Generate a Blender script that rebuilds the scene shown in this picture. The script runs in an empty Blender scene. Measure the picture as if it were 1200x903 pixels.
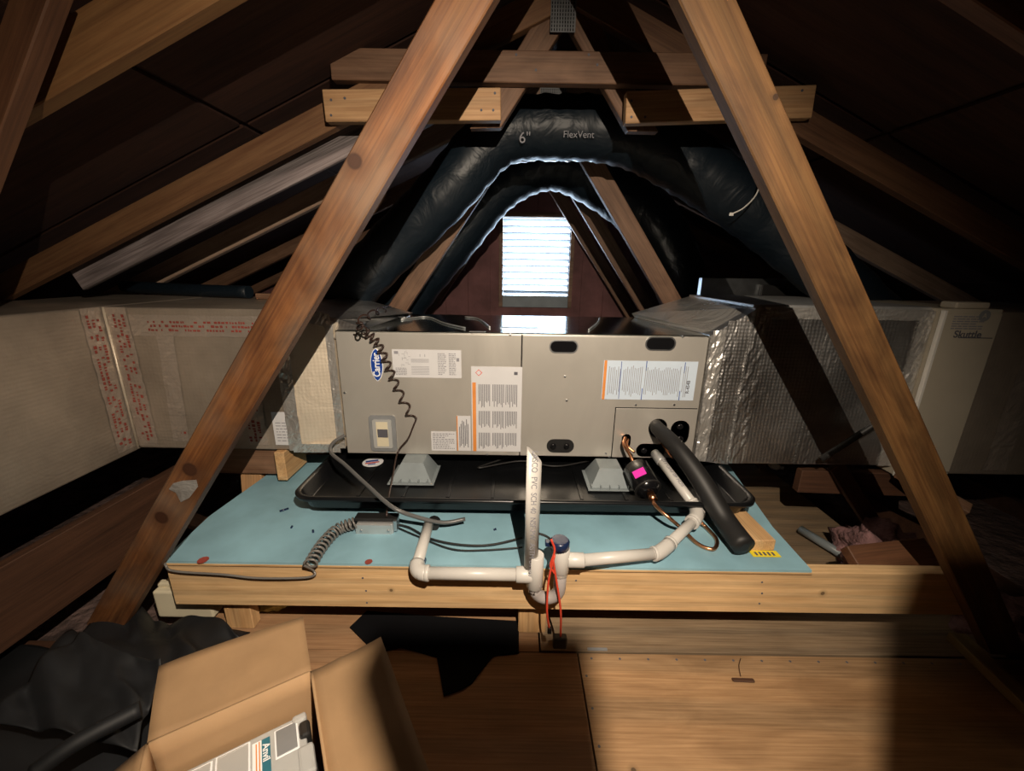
import bpy, bmesh, math, random
from mathutils import Vector, Matrix
random.seed(7)
SC = bpy.context.scene
COL = SC.collection
V = Vector
# ---------------------------------------------------------------- camera
F, PITCH, ROLL, CZ = 480.0, math.radians(16), math.radians(.85), 1.12
FW = V((0, math.cos(PITCH), -math.sin(PITCH)))
RT0 = V((1, 0, 0)); UP0 = V((0, math.sin(PITCH), math.cos(PITCH)))
RT = RT0*math.cos(ROLL) + UP0*math.sin(ROLL)
UP = UP0*math.cos(ROLL) - RT0*math.sin(ROLL)
CAM = V((0, 0, CZ))
cd = bpy.data.cameras.new('camera'); cam = bpy.data.objects.new('camera', cd); COL.objects.link(cam)
cd.sensor_width = 36; cd.lens = F/1200*36; cd.clip_start = .02; cd.clip_end = 60
m = Matrix((RT, UP, -FW)).transposed().to_4x4(); m.translation = CAM
cam.matrix_world = m
SC.camera = cam
# ---------------------------------------------------------------- light
SC.view_settings.view_transform = 'Standard'; SC.view_settings.look = 'None'
SC.view_settings.gamma = 1; SC.view_settings.use_curve_mapping = False
SC.view_settings.exposure = 0.0
w = bpy.data.worlds.new('daylight'); SC.world = w; w.use_nodes = True
w.node_tree.nodes['Background'].inputs[0].default_value = (.62, .80, 1, 1)
w.node_tree.nodes['Background'].inputs[1].default_value = 13.0

def lamp(name, kind, loc, energy, color, size=.02, aim=None, cone=150, blend=1, **k):
    l = bpy.data.lights.new(name, kind); l.energy = energy; l.color = color
    if kind != 'AREA': l.shadow_soft_size = size
    if kind == 'SPOT': l.spot_size = math.radians(cone); l.spot_blend = blend
    o = bpy.data.objects.new(name, l); o.location = loc; COL.objects.link(o)
    if aim is not None: o.rotation_euler = (V(aim)-V(loc)).to_track_quat('-Z', 'Y').to_euler()
    return o
WARM = (1, .84, .66)
lamp('head_lamp', 'SPOT', (.18, -.1, 1.6), 180, WARM, .003, (-.05, 1.3, .47), 115, 1.0)
po = lamp('louver_portal', 'AREA', (.185, 3.46, 1.18), 1, (1, 1, 1)); po.rotation_euler = (math.radians(-90), 0, 0)
po.data.shape = 'RECTANGLE'; po.data.size = .56; po.data.size_y = .64; po.data.cycles.is_portal = True

def ray(x, y):
    return FW*F + RT*(x-600) - UP*(y-451.5)
def aY(x, y, Y): r = ray(x, y); return CAM + r*(Y/r.y)
def aZ(x, y, Z): r = ray(x, y); return CAM + r*((Z-CZ)/r.z)
def aX(x, y, X): r = ray(x, y); return CAM + r*(X/r.x)

# ---------------------------------------------------------------- materials
def base(name):
    m_ = bpy.data.materials.new(name); m_.use_nodes = True
    nt = m_.node_tree; b = nt.nodes['Principled BSDF']
    return m_, nt, b
def N(nt, t, **k):
    n = nt.nodes.new(t)
    for a, v in k.items():
        if a in n.inputs: n.inputs[a].default_value = v
        else: setattr(n, a, v)
    return n
def ramp(nt, fac, stops):
    r = nt.nodes.new('ShaderNodeValToRGB'); nt.links.new(fac, r.inputs[0])
    e = r.color_ramp.elements
    while len(e) < len(stops): e.new(.5)
    for i, (p, c) in enumerate(stops): e[i].position = p; e[i].color = (*c, 1)
    return r.outputs[0]
def mixc(nt, fac, a, b, mode='MIX'):
    mx = nt.nodes.new('ShaderNodeMix'); mx.data_type = 'RGBA'; mx.blend_type = mode
    for i, v in ((0, fac), (6, a), (7, b)):
        if hasattr(v, 'is_linked'): nt.links.new(v, mx.inputs[i])
        elif i == 0: mx.inputs[0].default_value = v
        else: mx.inputs[i].default_value = (*v, 1)
    return mx.outputs[2]
def coords(nt, scale, rot=(0, 0, 0)):
    tc = nt.nodes.new('ShaderNodeTexCoord'); mp = nt.nodes.new('ShaderNodeMapping')
    mp.inputs['Scale'].default_value = scale; mp.inputs['Rotation'].default_value = rot
    nt.links.new(tc.outputs['Object'], mp.inputs[0]); return mp.outputs[0], tc.outputs['Object']
def noise(nt, vec, scale, detail=4, dist=0.0, rough=.55):
    n = N(nt, 'ShaderNodeTexNoise', Scale=scale, Detail=detail, Distortion=dist, Roughness=rough)
    nt.links.new(vec, n.inputs['Vector']); return n.outputs[0]
def bump(nt, b, h, strength=.3, dist=.002):
    n = N(nt, 'ShaderNodeBump', Strength=strength, Distance=dist)
    nt.links.new(h, n.inputs['Height']); nt.links.new(n.outputs[0], b.inputs['Normal'])
def plain(name, c, rough=.5, metal=0, nscale=0, var=.15, bmp=0, bscale=40, bdist=.002, spec=None, alpha=1, coat=0):
    m_, nt, b = base(name)
    b.inputs['Roughness'].default_value = rough; b.inputs['Metallic'].default_value = metal
    v, o = coords(nt, (1, 1, 1))
    f = noise(nt, v, nscale or 9, 4)
    nt.links.new(ramp(nt, f, [(.3, tuple(x*(1-var) for x in c)), (.7, tuple(min(1, x*(1+var)) for x in c))]), b.inputs['Base Color'])
    if bmp: bump(nt, b, noise(nt, v, bscale, 3), bmp, bdist)
    if spec is not None: b.inputs['Specular IOR Level'].default_value = spec
    if coat: b.inputs['Coat Weight'].default_value = coat
    return m_
def wood(name, light, dark, grain=1.0, rough=.6, knots=(), streak=(.42, .62), ring=.35, grey=0, seed=0.0, blotch=.25, stretch=14):
    """board grain along local X; knots: (x, y, z, radius) in local coords"""
    m_, nt, b = base(name)
    b.inputs['Roughness'].default_value = rough
    v, o = coords(nt, (1.1, stretch, stretch)); 
    add = N(nt, 'ShaderNodeVectorMath', operation='ADD'); nt.links.new(v, add.inputs[0]); add.inputs[1].default_value = (seed, seed*2, seed)
    v = add.outputs[0]
    f1 = noise(nt, v, 1.6*grain, 5, 1.2)
    v2, _ = coords(nt, (3, 120, 120)); f2 = noise(nt, v2, 1.5, 3)
    wv = N(nt, 'ShaderNodeTexWave', Scale=.55*grain, Distortion=7.0, Detail=2.0, bands_direction='Y'); wv.inputs['Detail Scale'].default_value = .7
    nt.links.new(v, wv.inputs[0])
    c = ramp(nt, f1, [(streak[0]-.12, dark), (streak[1], light)])
    c = mixc(nt, ring, c, ramp(nt, wv.outputs['Fac'], [(.15, tuple(x*.55 for x in dark)), (.6, light)]), 'MULTIPLY') if ring else c
    c = mixc(nt, .32, c, ramp(nt, f2, [(.35, tuple(x*.6 for x in dark)), (.65, light)]))
    if blotch:
        v4, _ = coords(nt, (1.2, 3.5, 3.5)); c = mixc(nt, blotch, c, ramp(nt, noise(nt, v4, 3.2, 4, .8), [(.35, (.35, .30, .26)), (.62, (1, 1, 1))]), 'MULTIPLY')
    if grey:
        v3, _ = coords(nt, (1, 1, 1)); c = mixc(nt, ramp(nt, noise(nt, v3, 4, 3), [(.45, (0, 0, 0)), (.75, (grey,)*3)]), c, (.19, .165, .13))
    for (kx, ky, kz, kr) in knots:
        d = N(nt, 'ShaderNodeVectorMath', operation='DISTANCE'); d.inputs[1].default_value = (kx, ky, kz)
        nt.links.new(o, d.inputs[0])
        mr = N(nt, 'ShaderNodeMapRange'); mr.inputs[1].default_value = kr*.85; mr.inputs[2].default_value = kr*1.15; mr.inputs[3].default_value = 1; mr.inputs[4].default_value = 0
        nt.links.new(d.outputs['Value'], mr.inputs[0])
        c = mixc(nt, mr.outputs[0], c, (.014, .006, .004))
        mr2 = N(nt, 'ShaderNodeMapRange'); mr2.inputs[1].default_value = kr*.5; mr2.inputs[2].default_value = kr*.8; mr2.inputs[3].default_value = .8; mr2.inputs[4].default_value = 0
        nt.links.new(d.outputs['Value'], mr2.inputs[0])
        c = mixc(nt, mr2.outputs[0], c, (.028, .010, .006))
        mr3 = N(nt, 'ShaderNodeMapRange'); mr3.inputs[1].default_value = kr*1.1; mr3.inputs[2].default_value = kr*2.8; mr3.inputs[3].default_value = .5; mr3.inputs[4].default_value = 0
        nt.links.new(d.outputs['Value'], mr3.inputs[0])
        c = mixc(nt, mr3.outputs[0], c, tuple(x*.5 for x in dark))
    nt.links.new(c, b.inputs['Base Color'])
    bump(nt, b, f2, .25, .0012)
    return m_
M = {}
M['pine'] = wood('fresh_pine', (.78, .53, .28), (.58, .34, .15), ring=.3)
M['pine2'] = wood('clean_pine', (.70, .45, .24), (.48, .26, .12), ring=.25)
M['brownwood'] = wood('aged_rafter_wood', (.23, .105, .05), (.12, .05, .026), ring=.3, seed=3)
M['trusswood'] = wood('aged_truss_wood', (.31, .18, .11), (.18, .09, .05), ring=.3, seed=5, blotch=.5)
M['palerafter'] = wood('pale_rafter_wood', (.62, .45, .34), (.42, .28, .2), ring=.2, seed=15)
M['greywood'] = wood('weathered_grey_wood', (.60, .54, .54), (.22, .19, .19), ring=1.0, seed=8, stretch=5)
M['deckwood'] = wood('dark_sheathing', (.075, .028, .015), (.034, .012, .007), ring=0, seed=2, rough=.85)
M['darkboard'] = wood('dim_plank', (.12, .055, .03), (.06, .028, .016), ring=.2, seed=4)
M['ply'] = wood('plywood', (.60, .40, .22), (.36, .22, .115), grain=.55, ring=.45, streak=(.4, .66), seed=1,
                knots=[])
M['plygrey'] = wood('greyed_plywood', (.45, .34, .22), (.24, .17, .11), grain=.55, ring=.55, seed=6)
M['gable'] = plain('red_brown_gable_board', (.17, .075, .075), .8, nscale=5, var=.35, bmp=.3)
M['foam'] = plain('blue_foam_board', (.24, .43, .52), .6, nscale=4, var=.22, bmp=.15, bscale=14)
M['panplastic'] = plain('black_pan_plastic', (.005, .0055, .0065), .28, nscale=6, var=.4, bmp=.1, bscale=20)
M['black'] = plain('black_rubber', (.010, .0095, .0095), .55)
M['blackgloss'] = plain('black_gloss_plastic', (.006, .006, .007), .2)
M['hole'] = plain('dark_opening', (.003, .003, .004), .9, spec=.15)
M['pvc'] = plain('white_pvc', (.58, .56, .53), .35, var=.04)
M['clearpvc'] = plain('grey_translucent_pvc', (.33, .30, .29), .2, var=.1)
M['copper'] = plain('copper', (.72, .33, .17), .3, 1)
M['white'] = plain('white_plastic', (.75, .73, .68), .45, var=.06)
M['steel'] = plain('galvanised_steel', (.52, .54, .56), .33, 1, nscale=24, var=.18)
M['zinc'] = plain('zinc_box', (.62, .63, .63), .42, .75, nscale=14, var=.1)
M['paper'] = plain('label_paper', (.62, .62, .64), .5, var=.04)
M['paperblue'] = plain('bluish_label_paper', (.58, .68, .80), .4, var=.05)
M['ink'] = plain('ink', (.10, .10, .12), .6)
M['inkgrey'] = plain('grey_ink', (.26, .26, .29), .6)
M['inkred'] = plain('red_ink', (.30, .055, .04), .6, var=.3)
M['orange'] = plain('orange_print', (.72, .26, .06), .5)
M['carrierblue'] = plain('deep_blue_badge', (.015, .06, .33), .3)
M['badgewhite'] = plain('badge_white', (.85, .87, .9), .4, var=.02)
M['red'] = plain('red_cord', (.62, .06, .03), .4)
M['pink'] = plain('hot_pink_sticker', (.85, .04, .5), .5, var=.05)
M['yellow'] = plain('yellow_tag', (.85, .68, .03), .5, var=.06)
M['card'] = plain('cardboard', (.31, .19, .095), .8, nscale=12, var=.08, bmp=.12, bscale=90)
M['cardin'] = plain('cardboard_inner', (.40, .25, .13), .8, nscale=8, var=.08, bmp=.1, bscale=90)
M['fabric'] = plain('black_sheet', (.0075, .0085, .0105), .62, nscale=5, var=.5, bmp=.3, bscale=9, bdist=.01)
M['pinkfiber'] = plain('pink_fibreglass', (.24, .13, .13), .95, nscale=30, var=.35, bmp=1, bscale=60, bdist=.01)
M['yellowfiber'] = plain('yellow_fibreglass', (.5, .4, .14), .95, nscale=30, var=.3, bmp=1, bscale=50, bdist=.01)
M['dust'] = plain('loose_fill', (.13, .085, .075), .95, nscale=14, var=.6, bmp=1, bscale=30, bdist=.02)
M['cream'] = plain('cream_foam', (.66, .60, .44), .7, var=.08)
M['teal'] = plain('teal_label', (.03, .16, .22), .45)
M['greyplastic'] = plain('grey_plastic', (.22, .23, .24), .35)
M['panel'] = plain('beige_filter_panel', (.50, .45, .36), .5, .1, nscale=4, var=.06)
M['latch'] = plain('black_latch', (.02, .02, .02), .3)
M['blueswitch'] = plain('dark_blue_switch', (.01, .02, .06), .25)
def metal_cabinet():
    m_, nt, b = base('painted_steel_cabinet')
    v, o = coords(nt, (1, 1, .5)); f = noise(nt, v, 5, 4, .5)
    nt.links.new(ramp(nt, f, [(.3, (.56, .535, .49)), (.7, (.66, .63, .575))]), b.inputs['Base Color'])
    b.inputs['Metallic'].default_value = .55; b.inputs['Roughness'].default_value = .36
    bump(nt, b, noise(nt, v, 7, 2), .12, .01)
    return m_
M['cabinet'] = metal_cabinet()
def mirror_top():
    m_, nt, b = base('bright_galvanised_top')
    v, o = coords(nt, (1, 1, 1)); f = noise(nt, v, 26, 3)
    nt.links.new(ramp(nt, f, [(.35, (.42, .47, .47)), (.65, (.6, .64, .64))]), b.inputs['Base Color'])
    b.inputs['Metallic'].default_value = 1; b.inputs['Roughness'].default_value = .12
    bump(nt, b, noise(nt, v, 5, 2), .05, .01)
    return m_
M['top'] = mirror_top()
def foil(name, c, rough, scrim=1.0, wrinkle=.5, metal=.85, var=.12, gs=1.0):
    m_, nt, b = base(name)
    v, o = coords(nt, (1, 1, 1))
    f = noise(nt, v, 5, 4)
    nt.links.new(ramp(nt, f, [(.3, tuple(x*(1-var) for x in c)), (.7, tuple(min(1, x*(1+var)) for x in c))]), b.inputs['Base Color'])
    b.inputs['Metallic'].default_value = metal
    nt.links.new(ramp(nt, noise(nt, v, 3, 2), [(.3, (rough*.8,)*3), (.7, (rough*1.2,)*3)]), b.inputs['Roughness'])
    a = N(nt, 'ShaderNodeTexWave', Scale=24.0*gs, Distortion=1.0, Detail=1.0, bands_direction='Z'); nt.links.new(o, a.inputs[0])
    a2 = N(nt, 'ShaderNodeTexWave', Scale=24.0*gs, Distortion=1.0, Detail=1.0, bands_direction='X'); nt.links.new(o, a2.inputs[0])
    w1 = noise(nt, v, 9, 4, 1.5)
    mx = N(nt, 'ShaderNodeMath', operation='ADD'); nt.links.new(a.outputs['Fac'], mx.inputs[0]); nt.links.new(a2.outputs['Fac'], mx.inputs[1])
    ms = N(nt, 'ShaderNodeMath', operation='MULTIPLY'); nt.links.new(mx.outputs[0], ms.inputs[0]); ms.inputs[1].default_value = .09*scrim
    m2 = N(nt, 'ShaderNodeMath', operation='MULTIPLY'); nt.links.new(w1, m2.inputs[0]); m2.inputs[1].default_value = 2.2*wrinkle
    ad = N(nt, 'ShaderNodeMath', operation='ADD'); nt.links.new(ms.outputs[0], ad.inputs[0]); nt.links.new(m2.outputs[0], ad.inputs[1])
    bump(nt, b, ad.outputs[0], .5, .006)
    return m_
M['foilL'] = foil('foil_faced_duct_board', (.43, .365, .30), .42, .6, .3, metal=.6, var=.2)
M['foilLit'] = foil('lit_creased_foil', (.80, .70, .56), .45, .7, .6, metal=.45)  # paler than the trunk foil: lamp light on the plenum is in the colour
M['foilR'] = foil('silver_duct_wrap', (.74, .73, .72), .40, 1.4, .55, metal=1.0, var=.2)
M['tape'] = foil('crinkled_foil_tape', (.66, .64, .61), .32, .4, 1.8, metal=.7)
M['tapered'] = foil('printed_foil_tape', (.50, .43, .37), .42, .5, 1.0, metal=.6)
def flexmat():
    m_, nt, b = base('black_flex_jacket')
    v, o = coords(nt, (1, 1, 1))
    b.inputs['Base Color'].default_value = (.006, .012, .019, 1); b.inputs['Roughness'].default_value = .45
    b.inputs['Specular IOR Level'].default_value = .45
    bump(nt, b, noise(nt, v, 7, 3, 1.5), .4, .02)
    return m_
M['flex'] = flexmat()
def clearmat():
    m_, nt, b = base('clear_case_plastic')
    b.inputs['Base Color'].default_value = (.70, .71, .70, 1); b.inputs['Roughness'].default_value = .25
    b.inputs['Transmission Weight'].default_value = .45; b.inputs['IOR'].default_value = 1.3
    return m_
M['clear'] = clearmat()

# ---------------------------------------------------------------- mesh helpers
class MB:
    def __init__(s): s.bm = bmesh.new(); s.bm.verts.ensure_lookup_table()
    def box(s, lo, hi, bev=0):
        lo, hi = V(lo), V(hi)
        vs = [s.bm.verts.new((x, y, z)) for x in (lo.x, hi.x) for y in (lo.y, hi.y) for z in (lo.z, hi.z)]
        fs = [s.bm.faces.new([vs[i] for i in q]) for q in ((0, 1, 3, 2), (4, 6, 7, 5), (0, 4, 5, 1), (2, 3, 7, 6), (0, 2, 6, 4), (1, 5, 7, 3))]
        if bev:
            es = list({e for f in fs for e in f.edges})
            bmesh.ops.bevel(s.bm, geom=es, offset=bev, segments=2, affect='EDGES', profile=.5)
        return s
    def hull(s, pts, faces):
        vs = [s.bm.verts.new(p) for p in pts]
        for f in faces: s.bm.faces.new([vs[i] for i in f])
        return s
    def frustum(s, bot, top):
        n = len(bot); vs = [s.bm.verts.new(p) for p in list(bot)+list(top)]
        s.bm.faces.new(vs[:n][::-1]); s.bm.faces.new(vs[n:])
        for i in range(n): s.bm.faces.new([vs[i], vs[(i+1) % n], vs[n+(i+1) % n], vs[n+i]])
        return s
    def tube(s, pts, r, seg=12, cap=True, smooth=True, rfun=None):
        pts = [V(p) for p in pts]; n = len(pts); rings = []
        t0 = (pts[1]-pts[0]).normalized(); ref = V((0, 0, 1)) if abs(t0.z) < .9 else V((1, 0, 0))
        u = t0.cross(ref).normalized()
        for i, p in enumerate(pts):
            t = (pts[min(i+1, n-1)]-pts[max(i-1, 0)])
            t = t.normalized() if t.length > 1e-9 else t0
            u = (u - t*u.dot(t)).normalized(); v_ = t.cross(u)
            rr = rfun(i/(n-1)) if rfun else (r[i] if isinstance(r, (list, tuple)) else r)
            rings.append([s.bm.verts.new(p + (u*math.cos(a)+v_*math.sin(a))*rr) for a in [2*math.pi*k/seg for k in range(seg)]])
        for a, b in zip(rings, rings[1:]):
            for k in range(seg):
                f = s.bm.faces.new([a[k], a[(k+1) % seg], b[(k+1) % seg], b[k]]); f.smooth = smooth
        if cap: s.bm.faces.new(rings[0][::-1]); s.bm.faces.new(rings[-1])
        return s
    def grid(s, fn, nu, nv, thick=None):
        vs = [[s.bm.verts.new(fn(i/nu, j/nv)) for j in range(nv+1)] for i in range(nu+1)]
        for i in range(nu):
            for j in range(nv):
                f = s.bm.faces.new([vs[i][j], vs[i+1][j], vs[i+1][j+1], vs[i][j+1]]); f.smooth = True
        return s
    def build(s, name, mat, parent=None, loc=None, mtx=None, solid=0, sub=0, autosm=False):
        bmesh.ops.recalc_face_normals(s.bm, faces=s.bm.faces[:])
        me = bpy.data.meshes.new(name); s.bm.to_mesh(me); s.bm.free()
        o = bpy.data.objects.new(name, me); COL.objects.link(o)
        if isinstance(mat, str): mat = M[mat]
        me.materials.append(mat)
        if mtx is not None: o.matrix_world = mtx
        if loc is not None: o.location = loc
        if solid:
            md = o.modifiers.new('thickness', 'SOLIDIFY'); md.thickness = solid; md.offset = 0
        if sub:
            md = o.modifiers.new('sub', 'SUBSURF'); md.levels = md.render_levels = sub
        if parent is not None: attach(o, parent)
        return o
def attach(o, p):
    mw = o.matrix_basis.copy(); o.parent = p; o.matrix_parent_inverse = world_of(p).inverted(); o.matrix_basis = mw
def world_of(o):
    mt = o.matrix_basis.copy()
    if o.parent: mt = world_of(o.parent) @ o.matrix_parent_inverse @ mt
    return mt
def tag(o, label=None, cat=None, group=None, kind=None):
    if label: o['label'] = label
    if cat: o['category'] = cat
    if group: o['group'] = group
    if kind: o['kind'] = kind
    return o
def thing(name, loc, label, cat, group=None):
    o = bpy.data.objects.new(name, None); COL.objects.link(o); o.location = loc; o.empty_display_size = .05
    return tag(o, label, cat, group)
def smooth_path(pts, n=8):
    P = [V(p) for p in pts]; out = []
    P = [P[0]*2-P[1]] + P + [P[-1]*2-P[-2]]
    for i in range(1, len(P)-2):
        for k in range(n):
            t = k/n
            out.append(.5*((2*P[i]) + (-P[i-1]+P[i+1])*t + (2*P[i-1]-5*P[i]+4*P[i+1]-P[i+2])*t*t + (-P[i-1]+3*P[i]-3*P[i+1]+P[i+2])*t**3))
    out.append(P[-2]); return out
def board(name, p0, p1, width, thick, face, mat, parent=None, cut0=0, cut1=0, bev=.0025):
    """lumber from p0 to p1 (centre line); 'face' = direction the wide face looks at; grain along local X"""
    p0, p1, face = V(p0), V(p1), V(face)
    x = (p1-p0); L = x.length; x.normalize()
    z = (face - x*face.dot(x)).normalized(); y = z.cross(x)
    mt = Matrix((x, y, z)).transposed().to_4x4(); mt.translation = (p0+p1)/2
    b = MB(); h = L/2; w2 = width/2; t2 = thick/2
    bot = [(-h-cut0*w2, -w2, -t2), (h-cut1*w2, -w2, -t2), (h+cut1*w2, w2, -t2), (-h+cut0*w2, w2, -t2)]
    top = [(a, c, t2) for a, c, _ in bot]
    b.frustum(bot, top)
    if bev: bmesh.ops.bevel(b.bm, geom=b.bm.edges[:], offset=bev, segments=1, affect='EDGES')
    return b.build(name, mat, parent, mtx=mt)
def text(body, name, mat, origin, u, v, size, parent=None, depth=.0004, xs=1.0, align='CENTER', bold=0):
    c = bpy.data.curves.new('t', 'FONT'); c.body = body; c.size = size; c.extrude = depth; c.align_x = align; c.align_y = 'CENTER'; c.offset = bold
    t = bpy.data.objects.new('t', c); COL.objects.link(t)
    bpy.context.view_layer.update()
    me = bpy.data.meshes.new_from_object(t.evaluated_get(bpy.context.evaluated_depsgraph_get()))
    bpy.data.objects.remove(t)
    me.materials.clear(); me.materials.append(M[mat]); me.name = name
    u, v = V(u).normalized(), V(v).normalized(); n = u.cross(v)
    o = bpy.data.objects.new(name, me); COL.objects.link(o)
    mt = Matrix((u, v, n)).transposed().to_4x4() @ Matrix.Diagonal((xs, 1, 1, 1)); mt.translation = V(origin)
    o.matrix_world = mt
    if parent is not None: attach(o, parent)
    return o
def slabp(name, mat, o, u, v, n, w, h, t, parent=None, bev=0, round_=0):
    """flat plate with corner o, sides u*w and v*h, thickness t along n"""
    u, v, n = V(u).normalized(), V(v).normalized(), V(n).normalized(); o = V(o)
    b = MB()
    if round_:
        pts = []
        for cx, cy, a0 in ((w-round_, h-round_, 0), (round_, h-round_, 90), (round_, round_, 180), (w-round_, round_, 270)):
            for k in range(7):
                a = math.radians(a0+15*k); pts.append((cx+round_*math.cos(a), cy+round_*math.sin(a)))
    else: pts = [(0, 0), (w, 0), (w, h), (0, h)]
    b.frustum([(x, y, 0) for x, y in pts], [(x, y, t) for x, y in pts])
    if bev: bmesh.ops.bevel(b.bm, geom=b.bm.edges[:], offset=bev, segments=1, affect='EDGES')
    mt = Matrix((u, v, n)).transposed().to_4x4(); mt.translation = o
    if u.cross(v).dot(n) < 0: pass
    return b.build(name, mat, parent, mtx=mt)
def bars(name, mat, rects, o, u, v, n, t=.0003, parent=None):
    u, v, n = V(u).normalized(), V(v).normalized(), V(n).normalized()
    b = MB()
    for x, y, w_, h_ in rects: b.box((x, y, 0), (x+w_, y+h_, t))
    mt = Matrix((u, v, n)).transposed().to_4x4(); mt.translation = V(o)
    ob = b.build(name, mat, parent, mtx=mt); ob['kind'] = 'stuff'; return ob
def words(w_, h_, rows, fill=.55, x0=0, y0=0, seg=(.006, .022), gap=.003, rnd=random):
    R = []; rh = h_/rows
    for r in range(rows):
        x = x0
        end = x0 + w_*(1 if rnd.random() < .75 else rnd.uniform(.5, .95))
        while x < end:
            l = min(rnd.uniform(*seg), end-x)
            if l > .001: R.append((x, y0+r*rh+rh*(1-fill)/2, l, rh*fill))
            x += l+gap
    return R
X, Y, Z = V((1, 0, 0)), V((0, 1, 0)), V((0, 0, 1))
FR = -Y     # faces the camera

# ================================================================ SETTING
RX, RZ, SL = .17, 2.03, .45
TH = .012
# ---- floor: dusty insulation bed with plywood sheets
fl = MB().box((-4.4, -2.4, -.16), (4.8, 3.7, -.10)).build('floor', 'dust'); tag(fl, kind='structure')
def sheet(x0, x1, y0, y1, z=0.0, mat='ply', along='X', lab=None):
    cx, cy = (x0+x1)/2, (y0+y1)/2
    b = MB().box((-(x1-x0)/2, -(y1-y0)/2, -.015), ((x1-x0)/2, (y1-y0)/2, 0), .001)
    o = b.build('plywood_sheet', mat, fl, loc=(cx, cy, z)); 
    if lab: o['label'] = lab
    return o
kn = wood('plywood_with_knots', (.60, .40, .22), (.38, .235, .12), grain=.6, ring=.5, streak=(.38, .68), seed=1, stretch=6, blotch=.4,
          knots=[(-.53, .21, 0, .011), (.05, .17, 0, .008), (-.2, -.3, 0, .01), (-.62, .31, 0, .006), (.12, -.05, 0, .007)])
sheet(.213, 1.62, -.25, .972, 0, kn, lab='bright plywood sheet with knots and nail holes')
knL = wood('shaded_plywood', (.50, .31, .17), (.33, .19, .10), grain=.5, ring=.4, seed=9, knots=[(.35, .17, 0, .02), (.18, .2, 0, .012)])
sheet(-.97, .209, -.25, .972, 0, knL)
sheet(.10, 1.52, .976, 2.35, .004, 'plygrey', lab='greyish weathered plywood strip under the platform')
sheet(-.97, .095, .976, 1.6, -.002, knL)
joi = MB()
for k in range(12):
    x = -4.1+k*.75
    if abs(x) > 1.55: joi.box((x, -2.4, -.1), (x+.038, 3.6, -.015))
o = joi.build('ceiling_joists', 'darkboard', fl); o.name = 'joist'; o['kind'] = 'stuff'
# nail heads on the floor
nm = MB()
for k in range(16):
    for q in range(1):
        p = V((.25+k*.085, .955, .0)); nm.tube([p-Z*.002, p+Z*.0008], .0035, 8)
for k in range(9):
    p = V((.226, .9-k*.09, 0)); nm.tube([p-Z*.002, p+Z*.0008], .0035, 8)
o = nm.build('nail_head', 'ink', fl); o['kind'] = 'stuff'
# ---- roof deck
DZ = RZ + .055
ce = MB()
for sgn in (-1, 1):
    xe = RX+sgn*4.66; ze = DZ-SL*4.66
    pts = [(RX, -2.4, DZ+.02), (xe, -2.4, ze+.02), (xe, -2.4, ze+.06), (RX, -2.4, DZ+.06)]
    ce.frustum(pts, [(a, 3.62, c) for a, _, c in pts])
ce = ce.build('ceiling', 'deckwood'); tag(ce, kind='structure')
for sgn in (-1, 1):
    ux = V((sgn, 0, -SL)).normalized(); nrm = ux.cross(Y)*(-1 if sgn > 0 else 1)
    nrm = V((-SL*sgn, 0, -1)).normalized()
    for r in range(3):
        for c in range(3):
            y0 = -2.38+c*2.0; s0 = .01+r*1.22 
            p = V((RX, y0, DZ+.008))+ux*s0
            b = MB().box((-.6, -.99, -.006), (.6, .99, .006))
            mt = Matrix((ux, Y, ux.cross(Y))).transposed().to_4x4(); mt.translation = p+ux*.605+Y*.995
            b.build('sheathing_panel', 'deckwood', ce, mtx=mt)
# ---- gable wall with the louvre opening
OX0, OX1, OZ0, OZ1, GY = -.092, .462, .90, 1.515, 3.56
g = MB()
def gcell(x0, x1, z0, z1): g.box((x0, GY, z0), (x1, GY+.06, z1))
gcell(-4.4, OX0, -.1, 2.2); gcell(OX1, 4.8, -.1, 2.2); gcell(OX0, OX1, -.1, OZ0-.1); gcell(OX0, OX1, OZ1, 2.2)
wb = g.build('wall_back', 'gable'); tag(wb, kind='structure')
sid = 0
for k in range(22):
    x = -1.9+k*.19
    top = min(2.0, RZ-SL*abs(x+.09-RX)-.01); 
    if top < .2: continue
    if x+.186 < OX0-.03 or x > OX1+.03: MB().box((x, GY-.012, 0), (x+.184, GY, top), .002).build('siding_board', 'gable', wb)
    else: MB().box((max(x, -5), GY-.012, OZ1+.03), (x+.184, GY, top), .002).build('siding_board', 'gable', wb)
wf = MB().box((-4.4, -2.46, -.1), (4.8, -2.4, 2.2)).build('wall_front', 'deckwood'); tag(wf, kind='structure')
for sx, nm_ in ((-4.40, 'wall_left'), (4.74, 'wall_right')):
    tag(MB().box((sx, -2.4, -.1), (sx+.06, 3.56, .12)).build(nm_, 'deckwood'), kind='structure')
# window
wn = MB()
wn.box((OX0-.03, GY-.03, OZ1), (OX1+.03, GY+.05, OZ1+.035)); wn.box((OX0-.03, GY-.03, OZ0-.1), (OX0, GY+.05, OZ1)); wn.box((OX1, GY-.03, OZ0-.1), (OX1+.03, GY+.05, OZ1))
win = wn.build('window_1', 'trusswood'); tag(win, kind='structure')
MB().box((OX0, GY-.02, OZ0-.1), (OX1, GY+.05, OZ0-.005), .002).build('window_sill', plain('blue_grey_sill', (.20, .24, .27), .5), win)
sm = plain('white_louvre_slat', (.45, .5, .56), .5, var=.02)
nsl = 12; pit = (OZ1-OZ0)/nsl
for k in range(nsl):
    b = MB().box((OX0+.002, -.028, -.003), (OX1-.002, .028, .003))
    b.build('louvre_slat', sm, win, mtx=Matrix.Translation((0, GY+.012, OZ0+pit*(k+.5))) @ Matrix.Rotation(math.radians(-27), 4, 'X'))
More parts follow.
